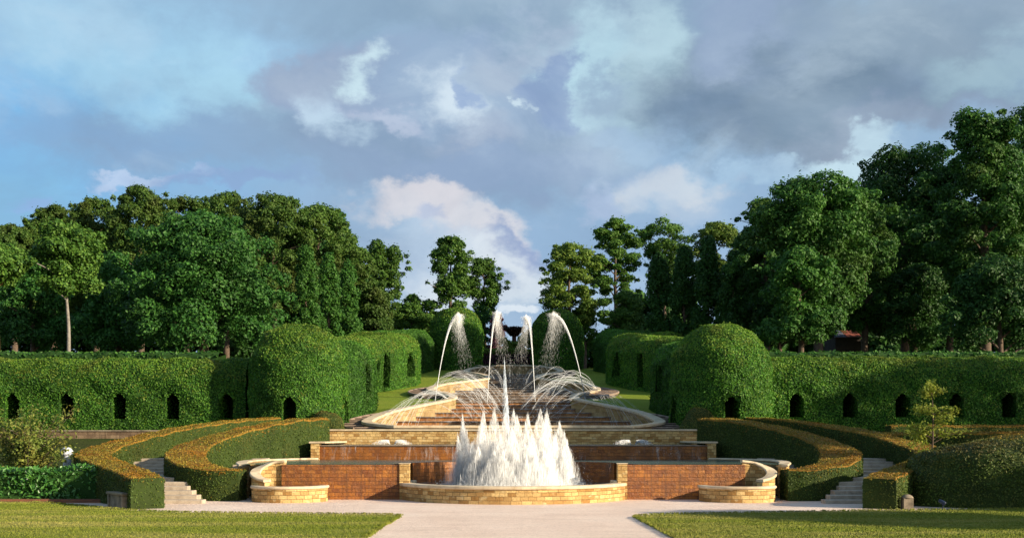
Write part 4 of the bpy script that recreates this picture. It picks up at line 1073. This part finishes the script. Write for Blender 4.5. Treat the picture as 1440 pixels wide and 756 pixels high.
# ------------------------------------------------------------------ flower hedge and garden beyond the top bowl
root = thing('flower_hedge', 'far strip of green and purple flowering hedge behind the topmost bowl', 'hedge', loc=(0, 128, 10.5))
zt = Z(491, 128)
mb = MB(); box(mb, (-4.2, 128, 9.5), (4.2, 130, zt - .1), 1)
for (z0, z1, m_, n_) in ((9.9, 11.3, 0, 900), (11.2, zt - .25, 2, 1100), (zt - .5, zt, 3, 900)):
    C = np.c_[rng.uniform(-4.2, 4.2, n_), 128 - .15 * rng.random(n_), rng.uniform(z0, z1, n_)]
    leaves(mb, C, np.tile([0, -1, .5], (n_, 1)), .3, m_, .8)
C = np.c_[rng.uniform(-4.2, 4.2, 700), 128 + 2 * rng.random(700), np.full(700, zt) + .1 * rng.random(700)]; leaves(mb, C, np.tile([0, 0, 1.], (700, 1)), .3, 3, .7)
under(mb.build('foliage', ['light', 'hornbeam_core', 'purple', 'sunny']), root)

# ------------------------------------------------------------------ trees
def tree(name, label, u, vt, hwpx, Y, mat, vb, leaf=.42, nl=16000, nlobes=60, lob=.3, seed=0, bark='bark', trunk=.3, shape='round', group=None, x=None, flat=.7, gap=0.0, zbase=None, trunk_lean=0.0, lobez=.75, droop=0.0):
    r = np.random.default_rng(1000 + seed); leaf *= .62; nl = int(nl * 2.3)
    x = X(u, Y) if x is None else x
    zb = float(terr(x, Y)) if zbase is None else zbase
    zt = Z(vt, Y); hw = hwpx / F * Y; zc = max(Z(vb, Y), zb + .3)
    root = thing(name, label, 'tree', group, (x, Y, zb))
    H = zt - zc
    # crown lobes inside the silhouette
    L = []
    tries = 0
    while len(L) < nlobes and tries < nlobes * 40:
        tries += 1
        f = r.random() ** .9
        if shape == 'round': env = math.sqrt(max(0, 1 - (2 * f - .92) ** 2 / 1.18)) 
        elif shape == 'skirt': env = math.sqrt(max(0, 1 - f ** 2.4)) * (.92 + .08 * math.sin(9 * f))
        elif shape == 'column': env = (1 - f ** 2.2) ** .6 * (.75 + .25 * min(1, f * 5))
        elif shape == 'umbrella': env = max(.18, math.sqrt(max(0, 1 - ((f - .72) / .30) ** 2))) if f > .4 else .22 + .3 * r.random()
        elif shape == 'cone': env = (1 - f) ** .8 * .95 + .05
        else: env = max(.45, (.82 + .18 * math.sin(f * 7.3 + seed)) * math.sqrt(max(0, 1 - max(0, 2 * f - 1) ** 2.6)) * min(1, .6 + 1.3 * f))
        a = r.uniform(0, 2 * math.pi); rho = env * r.uniform(.45, .92)
        rl = hw * lob * r.uniform(.65, 1.25) * (.75 if shape == 'column' else 1)
        cz = zc + rl * .4 + f * (H - rl * (.4 + lobez * .85))
        L.append((x + rho * (hw - rl * .55) * math.cos(a), Y + rho * (hw - rl * .55) * math.sin(a) * .8, cz, rl))
    for q in range(nlobes // 5 if shape not in ('column', 'umbrella') else 0):   # reaching branches break the outline
        f = r.uniform(.35, 1.0); a = r.uniform(0, 2 * math.pi)
        env = math.sqrt(max(.05, 1 - max(0, 2 * f - .9) ** 2 / 1.25))
        rl = hw * lob * r.uniform(.35, .6)
        L.append((x + env * hw * r.uniform(.88, 1.1) * math.cos(a), Y + env * hw * .8 * math.sin(a), zc + f * H - rl * .5, rl))
    L = np.array(L)
    # limbs
    mb = MB(); tw = trunk
    top = np.array([x + trunk_lean, Y, zb + (zt - zb) * .82])
    tp = cr([(x, Y, zb - .3), (x + .1 + trunk_lean * .3, Y, zb + (zt - zb) * .35), (x - .1 + trunk_lean * .7, Y, zb + (zt - zb) * .6), top], 8)
    rr = np.linspace(tw, tw * .25, len(tp)); rr[0] *= 1.4
    tube(mb, tp, rr, 9)
    for k in r.choice(len(L), min(len(L), 16), replace=False):
        c = L[k, :3]; i = np.argmin(np.abs(tp[:, 2] - (c[2] - .35 * np.linalg.norm(c[:2] - tp[0, :2]) - .6))); i = max(i, len(tp) // 5)
        p0 = tp[i]; md = (p0 + c) / 2 + [0, 0, .08 * np.linalg.norm(c - p0)]
        P = cr([p0, md, c], 6); tube(mb, P, np.linspace(rr[i] * .5, .03, len(P)), 6)
    under(mb.build('trunk', [bark]), root)
    # leaves over the lobes
    wts = L[:, 3] ** 2; per = r.choice(len(L), nl, p=wts / wts.sum())
    d = r.normal(size=(nl, 3)); d[:, 2] = d[:, 2] * .8 + .28; d /= np.linalg.norm(d, axis=1)[:, None]
    c = L[per]; bump = 1 + .22 * np.sin(7 * d[:, 0] + per) * np.sin(6 * d[:, 2] + 1.7 * per)
    rad = c[:, 3] * bump * (1 - .38 * r.random(nl) ** 2) 
    P = c[:, :3] + d * rad[:, None] * [1, 1, lobez]
    if droop: P[:, 2] -= droop * np.abs(d[:, 0]) * c[:, 3]
    keep = np.ones(nl, bool)
    for l in L:                                           # leaves buried in a neighbouring clump are not there
        q = ((P - l[:3]) / [1, 1, lobez]); keep &= (q ** 2).sum(1) > (.62 * l[3]) ** 2
    keep |= r.random(nl) < .12
    P = P[keep]; d = d[keep]
    fl = r.random(len(P)) < .06                           # loose sprays break the outline
    P[fl] += d[fl] * (r.random(fl.sum()) * leaf * 1.8)[:, None]
    mb = MB(); leaves(mb, P, d + [0, 0, .35], leaf, 0, .55, .6, .45, r)
    under(mb.build('crown', [mat]), root)
    return root
gl, gr = 'trees behind the bright hedge wall', 'trees behind the shaded hedge wall'
T = tree
T('broadleaf_tree', 'light green tree with an orange-brown trunk cut by the picture edge', -6, 335, 50, 86, 'light', 400, .4, 8000, 40, .3, 1, 'orange_bark', .28, 'round', gl)
T('pale_trunk_tree', 'slim tree with a pale grey bare trunk standing above the bright hedge wall', 95, 312, 62, 88, 'light', 412, .42, 11000, 46, .26, 2, 'pale_bark', .19, 'loose', gl)
T('maple_tree', 'huge dense dark green maple with branches sweeping down to the hedge', 285, 300, 128, 96, 'maple', 492, .45, 46000, 150, .2, 3, 'bark', .5, 'skirt', gl)
T('broadleaf_tree', 'small dark bushy tree in the shade between the pale trunk and the big maple', 165, 352, 60, 104, 'maple', 490, .45, 14000, 60, .26, 4, 'bark', .3, 'skirt', gl)
T('broadleaf_tree', 'dark green tree low behind the pale-trunked tree', 45, 360, 62, 108, 'maple', 490, .48, 13000, 60, .26, 5, 'bark', .3, 'skirt', gl)
CON = ((20, 318, 44, 'feathery olive conifer, lowest of its row, behind the slim pale trunk'), (75, 290, 46, 'feathery olive conifer with leaning tip behind the pale-trunked tree'), (135, 278, 52, 'feathery olive conifer between the leaning tip and the highest tip'),
       (198, 262, 56, 'feathery olive conifer, its pointed tip the highest behind the maple'), (262, 276, 52, 'feathery olive conifer just behind the top of the big maple'), (318, 271, 58, 'feathery olive conifer rising behind the far shoulder of the big maple'),
       (385, 273, 60, 'feathery olive conifer, broad topped, behind the maple and the column trees'), (448, 288, 56, 'feathery olive conifer with a ragged edge above the column trees'), (486, 340, 40, 'short feathery olive conifer at the end of the conifer row'))
for k, (u, vt, hw, lab) in enumerate(CON):
    T('feathery_conifer', lab, u, vt, hw * 1.25, 124 + 3 * (k % 3), 'olive', 440, .42, 26000, 190, .115, 20 + k, 'bark', .4, 'round', gl, lobez=1.0)
for k, (u, vt, hw, lab) in enumerate(((431, 344, 24, 'narrow green column tree nearest the maple'), (462, 356, 22, 'narrow green column tree, middle of the three above the sunlit tunnel hedge'), (490, 366, 21, 'narrow green column tree, smallest of the three above the sunlit tunnel hedge'))):
    T('column_tree', lab, u, vt, hw, 104 + k * 4, 'column', 492, .36, 9000, 70, .40, 40 + k, 'bark', .2, 'column', 'narrow column trees', lobez=1.3)
T('broadleaf_tree', 'dense olive tree beside the smallest sunlit column tree', 530, 395, 30, 128, 'olive', 490, .45, 9000, 50, .28, 50, 'bark', .3, 'skirt', gl)
T('tall_tree', 'tall tree with an open trunk and high crown above the dense olive tree', 541, 334, 36, 150, 'light', 425, .5, 9000, 60, .25, 51, 'bark', .32, 'loose', gl)
for k, (u, vt, hw) in enumerate(((580, 414, 20), (600, 418, 22), (560, 425, 20))):
    T('small_tree', ('small pale green tree below the gap of sky, beside the far sunlit dome', 'small green tree touching the far sunlit dome', 'small green tree next to the dense olive tree')[k], u, vt, hw, 165, 'light', 480, .5, 5000, 40, .34, 60 + k, 'bark', .25, 'skirt', 'small far trees')
T('tall_tree', 'tall slim tree with high crown standing alone above the sunlit far dome', 634, 333, 38, 165, 'light', 436, .5, 13000, 80, .22, 52, 'bark', .45, 'loose', gl)
T('tall_tree', 'shorter ragged tree leaning on the tall slim tree over the sunlit far dome', 681, 362, 33, 168, 'light', 452, .5, 10000, 60, .23, 53, 'bark', .35, 'loose', gl)
T('purple_tree', 'dark purple-leaved tree behind the slim jet at the top of the slope', 700, 441, 16, 150, 'purple', 500, .4, 3600, 30, .34, 54, 'bark', .2, 'skirt')
T('broadleaf_tree', 'low green tree behind the purple tree', 678, 430, 18, 158, 'maple', 495, .45, 3600, 30, .34, 55, 'bark', .2, 'skirt', 'small far trees')
T('small_tree', 'small sunlit yellow-green tree between the far domes', 742, 463, 13, 156, 'sunny', 492, .4, 1700, 22, .34, 56, 'bark', .12, 'skirt')
for k, (u, vt, hw, Y) in enumerate(((709, 474, 10, 134), (733, 473, 9, 136), (722, 480, 9, 132))):
    T('small_tree', ('small bright shrub-like tree at the foot of the purple tree', 'small bright shrub-like tree beside the flat-topped tree on the jet side', 'smallest bright bush right under the flat-topped tree')[k], u, vt, hw, Y, 'sunny', 494, .34, 1500, 24, .34, 110 + k, 'bark', .1, 'round')
# clipped flat-topped tree
ft = thing('flat_topped_tree', 'small dark flat-topped tree with a bare stem between the far domes', 'tree', loc=(X(723, 140), 140, 10.5))
xx = X(723, 140)
mb = MB(); tube(mb, [(xx, 140, 10), (xx, 140, Z(466, 140))], .28, 8); under(mb.build('trunk', ['timber']), ft)
mb = MB(); n_ = 2600; a = rng.uniform(0, 2 * math.pi, n_); q = np.sqrt(rng.random(n_)); zz = rng.random(n_)
C = np.c_[xx + (.45 + 1.15 * zz) * q * np.cos(a), 140 + (.45 + 1.15 * zz) * q * np.sin(a), Z(472, 140) + zz * (Z(460, 140) - Z(472, 140))]
leaves(mb, C, np.tile([0, 0, 1.], (n_, 1)), .3, 0, .8); under(mb.build('crown', ['brown']), ft)
# far side
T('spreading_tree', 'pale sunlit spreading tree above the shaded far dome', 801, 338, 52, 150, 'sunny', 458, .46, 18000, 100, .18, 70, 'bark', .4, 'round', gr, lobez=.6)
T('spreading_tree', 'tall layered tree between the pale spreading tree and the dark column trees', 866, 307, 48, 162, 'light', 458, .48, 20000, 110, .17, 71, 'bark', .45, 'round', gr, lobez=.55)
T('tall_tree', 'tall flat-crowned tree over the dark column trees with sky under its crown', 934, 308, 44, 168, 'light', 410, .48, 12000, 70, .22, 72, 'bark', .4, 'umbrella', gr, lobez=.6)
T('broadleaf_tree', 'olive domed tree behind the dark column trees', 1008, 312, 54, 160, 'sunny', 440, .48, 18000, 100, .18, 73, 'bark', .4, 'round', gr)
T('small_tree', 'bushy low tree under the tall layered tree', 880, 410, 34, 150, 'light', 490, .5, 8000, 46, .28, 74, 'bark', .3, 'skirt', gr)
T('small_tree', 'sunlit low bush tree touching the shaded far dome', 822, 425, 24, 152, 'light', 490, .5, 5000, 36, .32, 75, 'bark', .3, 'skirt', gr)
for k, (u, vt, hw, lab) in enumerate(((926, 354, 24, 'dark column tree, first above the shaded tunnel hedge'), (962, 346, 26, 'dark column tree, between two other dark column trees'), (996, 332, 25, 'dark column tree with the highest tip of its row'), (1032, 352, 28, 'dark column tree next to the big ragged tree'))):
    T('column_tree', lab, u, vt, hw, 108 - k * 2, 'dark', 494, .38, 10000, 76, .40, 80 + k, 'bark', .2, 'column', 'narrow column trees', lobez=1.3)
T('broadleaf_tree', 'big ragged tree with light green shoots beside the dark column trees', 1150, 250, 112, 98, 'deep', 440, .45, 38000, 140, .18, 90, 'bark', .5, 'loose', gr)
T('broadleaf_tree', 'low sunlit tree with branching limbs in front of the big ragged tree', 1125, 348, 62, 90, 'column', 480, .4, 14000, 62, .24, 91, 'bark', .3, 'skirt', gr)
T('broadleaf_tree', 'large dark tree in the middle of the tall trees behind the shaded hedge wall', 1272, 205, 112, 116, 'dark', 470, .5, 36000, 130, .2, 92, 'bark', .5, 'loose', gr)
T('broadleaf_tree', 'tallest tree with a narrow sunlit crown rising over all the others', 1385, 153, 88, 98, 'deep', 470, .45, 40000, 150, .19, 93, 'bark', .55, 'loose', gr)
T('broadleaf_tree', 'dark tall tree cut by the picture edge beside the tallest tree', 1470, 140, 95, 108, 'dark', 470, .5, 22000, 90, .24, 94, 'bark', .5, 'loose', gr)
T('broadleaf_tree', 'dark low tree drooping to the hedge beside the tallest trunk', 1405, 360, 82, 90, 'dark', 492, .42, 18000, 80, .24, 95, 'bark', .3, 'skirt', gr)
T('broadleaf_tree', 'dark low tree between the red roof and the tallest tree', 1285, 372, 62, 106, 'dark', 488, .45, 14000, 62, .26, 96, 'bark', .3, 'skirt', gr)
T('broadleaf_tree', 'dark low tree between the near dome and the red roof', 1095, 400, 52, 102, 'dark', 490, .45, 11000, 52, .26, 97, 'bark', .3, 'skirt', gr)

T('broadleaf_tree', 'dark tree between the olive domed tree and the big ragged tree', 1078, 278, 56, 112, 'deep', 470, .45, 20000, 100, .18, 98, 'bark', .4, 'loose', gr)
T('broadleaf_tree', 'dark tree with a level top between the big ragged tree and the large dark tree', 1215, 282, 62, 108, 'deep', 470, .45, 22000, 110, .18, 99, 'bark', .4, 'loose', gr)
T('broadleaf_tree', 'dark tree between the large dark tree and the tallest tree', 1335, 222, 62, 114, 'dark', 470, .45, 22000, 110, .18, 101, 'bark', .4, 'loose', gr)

# deep wood behind, one mass
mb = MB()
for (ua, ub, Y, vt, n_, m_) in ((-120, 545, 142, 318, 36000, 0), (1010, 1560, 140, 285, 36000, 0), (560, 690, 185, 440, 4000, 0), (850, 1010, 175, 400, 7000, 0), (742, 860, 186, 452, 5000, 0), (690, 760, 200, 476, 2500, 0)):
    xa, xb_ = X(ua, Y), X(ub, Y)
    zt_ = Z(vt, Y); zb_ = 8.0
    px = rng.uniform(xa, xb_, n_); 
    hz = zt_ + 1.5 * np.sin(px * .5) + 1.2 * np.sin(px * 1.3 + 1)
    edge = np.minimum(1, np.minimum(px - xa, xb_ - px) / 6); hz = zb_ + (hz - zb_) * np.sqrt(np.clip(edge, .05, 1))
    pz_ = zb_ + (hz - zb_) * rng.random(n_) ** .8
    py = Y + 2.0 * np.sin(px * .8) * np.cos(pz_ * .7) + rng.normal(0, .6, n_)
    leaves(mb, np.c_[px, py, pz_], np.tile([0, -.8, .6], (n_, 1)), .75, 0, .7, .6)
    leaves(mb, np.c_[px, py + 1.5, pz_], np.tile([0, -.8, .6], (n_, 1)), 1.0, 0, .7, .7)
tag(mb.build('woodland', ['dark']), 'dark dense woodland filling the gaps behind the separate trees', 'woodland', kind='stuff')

# cottage under the trees
ct = thing('cottage', 'small dark cottage with red and grey roof half hidden under the tall trees', 'cottage', loc=(X(1196, 112), 112, 8.5))
Yc = 111.0; xa, xb_ = X(1172, Yc), X(1212, Yc); zt_, zm = Z(461, Yc), Z(474, Yc)
mb = MB(); box(mb, (xa + .2, Yc, 6), (xb_ - .1, Yc + 4, zm - .02), 0); under(mb.build('wall', ['dark_wall']), ct)
mb = MB(); mb.add([(xa + 1.3, Yc - .2, zm), (xb_, Yc - .2, zm), (xb_, Yc + 2, zt_), (xa + 1.3, Yc + 2, zt_), (xa + 1.3, Yc + 4.2, zm), (xb_, Yc + 4.2, zm)], [[0, 1, 2, 3], [3, 2, 5, 4]], 0); under(mb.build('roof', ['roof']), ct)
mb = MB(); mb.add([(xa, Yc - .2, zm), (xa + 1.29, Yc - .2, zm), (xa + 1.29, Yc + 2, zt_), (xa + .9, Yc + 2, zt_), (xa + .9, Yc + 4.2, zm), (xa + 1.29, Yc + 4.2, zm)], [[0, 1, 2, 3], [3, 2, 5, 4]], 0); under(mb.build('roof', ['roof_grey']), ct)

# trees outside the frame that throw the long evening shade
SHADE = [(40, 27.6, 9.0, 4.4, 1.2), (45, 33.6, 20.5, 3.2, 12.5), (47, 40.0, 19.5, 3.6, 9), (57, 46, 19, 6, 6), (36, 21.5, 11, 3.6, 5), (62, 29, 15, 4, 5)]
for k, (x, y, h, hw, cb_) in enumerate(SHADE):
    T('lawn_tree', 'broad tree standing beside the lawn beyond the picture edge, throwing long shade', 0, HV - (h - EYE) / y * F, hw / y * F, y, 'light', HV - (cb_ - EYE) / y * F, .6, 7000, 50, .3, 200 + k, 'bark', .35, 'round', 'trees beside the lawn', x=x)

# ------------------------------------------------------------------ light
EL = 18.0
AZ = math.atan2(.90, -.436)                          # compass-like: x = sin, y = cos
sd_ = np.array([math.sin(AZ) * math.cos(R(EL)), math.cos(AZ) * math.cos(R(EL)), math.sin(R(EL))])
from mathutils import Vector
lamp = bpy.data.lights.new('sun', 'SUN'); lamp.energy = 5.0; lamp.angle = R(.5); lamp.color = (1.0, .85, .63)
lo = bpy.data.objects.new('sun', lamp); COL.objects.link(lo)
lo.rotation_euler = Vector(-sd_).to_track_quat('-Z', 'Y').to_euler()
lo.location = (60, -30, 60)

wd = bpy.data.worlds.new('World'); sc.world = wd; wd.use_nodes = True
g = NT(wd.node_tree); wd.node_tree.nodes.clear()
out = g.n('ShaderNodeOutputWorld')
sky = g.n('ShaderNodeTexSky', sky_type='NISHITA'); sky.sun_disc = False; sky.sun_elevation = R(EL); sky.sun_rotation = AZ
bg = g.n('ShaderNodeBackground', {'Color': sky.outputs[0], 'Strength': .09})
D = g.n('ShaderNodeTexCoord').outputs['Generated']
sep = g.n('ShaderNodeSeparateXYZ', {0: D})
az = g.math('ARCTAN2', sep.outputs[0], sep.outputs[1])
el = g.math('ARCSINE', sep.outputs[2])
# billowing displacement of the cloud field
Dn = g.n('ShaderNodeVectorMath', {0: D, 1: (1, 1, 1.5)}, operation='MULTIPLY').outputs[0]
w1 = g.n('ShaderNodeTexNoise', {'Vector': Dn, 'Scale': 9.0, 'Detail': 9, 'Roughness': .6}).outputs['Color']
w2 = g.n('ShaderNodeSeparateColor', {0: w1})
azw = g.math('ADD', az, g.math('MULTIPLY', g.math('SUBTRACT', w2.outputs[0], .5), .19))
elw = g.math('ADD', el, g.math('MULTIPLY', g.math('SUBTRACT', w2.outputs[1], .5), .16))
fbm = g.noise(Dn, 5.0, 8, .55, .3)
fine = g.noise(Dn, 13.0, 9, .62, .25)
billow = g.n('ShaderNodeTexNoise', {'Vector': Dn, 'Scale': 6.5, 'Detail': 9, 'Roughness': .6, 'Distortion': .6}).outputs['Fac']
def srgb(*c): return tuple(((v / 255 + .055) / 1.055) ** 2.4 if v / 255 > .04 else v / 255 / 12.92 for v in c)
def lobe(u, v, ru, rv, soft=.6):
    """soft-edged patch of the sky round a direction"""
    a0 = math.atan2(u - CU, F); e0 = math.atan2(HV - v, F) * math.cos(a0)
    dx = g.math('DIVIDE', g.math('SUBTRACT', azw, a0), ru / F); dy = g.math('DIVIDE', g.math('SUBTRACT', elw, e0), rv / F)
    d = g.math('SQRT', g.math('ADD', g.math('MULTIPLY', dx, dx), g.math('MULTIPLY', dy, dy)))
    return g.n('ShaderNodeMapRange', {0: d, 1: 1 - soft * 1.25, 2: 1 + soft * .8, 3: 1.0, 4: 0.0}, interpolation_type='SMOOTHSTEP').outputs[0]
base = g.ramp(el, [(0, srgb(152, 174, 204)), (.16, srgb(150, 176, 206)), (.32, srgb(154, 182, 208)), (.45, srgb(160, 188, 212)), (.8, srgb(130, 160, 195))])
col = base
LOBES = [  # u, v, ru, rv, soft, colour, amount
 (40, 180, 280, 150, .8, (124, 182, 228), .9),
 (110, 40, 200, 60, .7, (164, 202, 226), .85),
 (360, 70, 90, 50, .6, (160, 196, 226), .8),
 (300, 130, 130, 70, .55, (172, 210, 230), .9),
 (400, 185, 60, 45, .4, (180, 214, 230), .85),
 (15, 290, 110, 60, .6, (138, 186, 220), .8),
 (60, 135, 40, 22, .7, (168, 190, 214), .5),
 (260, 205, 240, 48, .6, (142, 168, 198), .95),
 (100, 185, 130, 26, .7, (136, 172, 210), .8),
 (760, 20, 380, 60, .55, (142, 164, 186), .95),
 (850, 130, 90, 95, .3, (184, 214, 226), .97),
 (930, 60, 60, 75, .35, (188, 214, 224), .95),
 (868, 122, 26, 22, .5, (154, 176, 200), .7),
 (630, 215, 260, 85, .32, (140, 160, 186), 1.0),
 (470, 120, 105, 55, .28, (154, 170, 196), 1.0),
 (455, 108, 60, 34, .6, (172, 184, 202), .6),
 (670, 120, 140, 78, .3, (152, 172, 198), .97),
 (735, 90, 60, 40, .6, (172, 184, 202), .7),
 (790, 135, 40, 40, .3, (140, 160, 194), .9),
 (640, 140, 40, 44, .6, (214, 226, 236), .85),
 (662, 128, 18, 26, .4, (140, 162, 200), .8),
 (512, 96, 24, 20, .7, (206, 228, 236), .9),
 (478, 170, 26, 40, .7, (196, 216, 232), .85),
 (545, 160, 40, 16, .5, (188, 196, 216), .7),
 (738, 150, 16, 14, .4, (208, 224, 234), .8),
 (655, 200, 60, 28, .6, (170, 180, 200), .6),
 (880, 200, 70, 24, .6, (160, 184, 212), .7),
 (1180, 110, 280, 92, .3, (116, 134, 154), 1.0),
 (1290, 50, 260, 70, .6, (146, 164, 182), .95),
 (1050, 60, 80, 60, .5, (150, 166, 194), .85),
 (1090, 130, 130, 40, .6, (108, 128, 150), .8),
 (1250, 180, 160, 26, .5, (146, 156, 176), .7),
 (1430, 110, 90, 30, .6, (170, 196, 208), .7),
 (1160, 226, 90, 30, .3, (192, 216, 228), .97),
 (1080, 235, 60, 20, .5, (174, 200, 222), .8),
 (955, 268, 70, 40, .35, (200, 206, 216), .95),
 (860, 285, 40, 24, .4, (176, 190, 216), .8),
 (1000, 290, 90, 24, .6, (156, 180, 208), .7),
 (680, 250, 230, 34, .5, (146, 165, 194), .9),
 (590, 300, 105, 36, .3, (214, 210, 216), .97),
 (690, 342, 80, 38, .3, (216, 214, 220), .97),
 (600, 318, 40, 14, .5, (172, 182, 210), .7),
 (600, 370, 90, 40, .4, (184, 200, 220), .9),
 (745, 350, 60, 22, .4, (140, 158, 196), .8),
 (700, 395, 110, 44, .35, (216, 222, 230), .97),
 (690, 392, 34, 12, .5, (156, 172, 204), .7),
 (200, 256, 60, 12, .35, (186, 202, 228), .85),
 (320, 270, 110, 14, .5, (142, 164, 202), .7),
 (60, 300, 50, 16, .5, (150, 178, 226), .7),
 (735, 450, 40, 14, .3, (232, 236, 242), .9),
]
for u, v, ru, rv, so, c, amt in LOBES:
    col = g.mix(g.math('MULTIPLY', lobe(u, v, ru, rv, so), amt), col, srgb(*c))
# light and shade inside the cloud masses
col = g.mix(g.remap(fbm, .5, .72, 0, .4), col, srgb(196, 212, 226))
col = g.mix(g.remap(fine, .5, .25, 0, .35), col, srgb(134, 152, 182))
col = g.mix(g.remap(billow, .56, .36, 0, .22), col, srgb(122, 146, 172))
col = g.mix(g.remap(billow, .54, .66, 0, .2), col, srgb(200, 216, 228))
col = g.mix(1.0, col, (.975, 1.0, 1.0), 'MULTIPLY')
col = g.n('ShaderNodeBrightContrast', {'Color': col, 'Bright': .0, 'Contrast': .06}).outputs[0]
cb = g.n('ShaderNodeBackground', {'Color': col, 'Strength': .61})
front = g.remap(sep.outputs[1], -.15, .35, .45, .97)
mx = g.n('ShaderNodeMixShader', {0: front, 1: bg.outputs[0], 2: cb.outputs[0]})
g.t.links.new(mx.outputs[0], out.inputs[0])

# ------------------------------------------------------------------ camera and output
cam = bpy.data.cameras.new('camera'); co = bpy.data.objects.new('camera', cam); COL.objects.link(co)
co.location = (0, 0, EYE); co.rotation_euler = (R(90), 0, 0)
cam.sensor_width = 36; cam.lens = 36 * F / 1440; cam.clip_end = 3000
cam.shift_x = (720 - CU) / 1440; cam.shift_y = (HV - 378) / 1440
sc.camera = co
sc.view_settings.view_transform = 'Standard'; sc.view_settings.look = 'None'; sc.view_settings.gamma = 1; sc.view_settings.exposure = .85
sc.view_settings.use_curve_mapping = False
sc.render.engine = 'CYCLES'
sc.cycles.max_bounces = 7; sc.cycles.diffuse_bounces = 4; sc.cycles.transparent_max_bounces = 128
sc.cycles.use_denoising = True
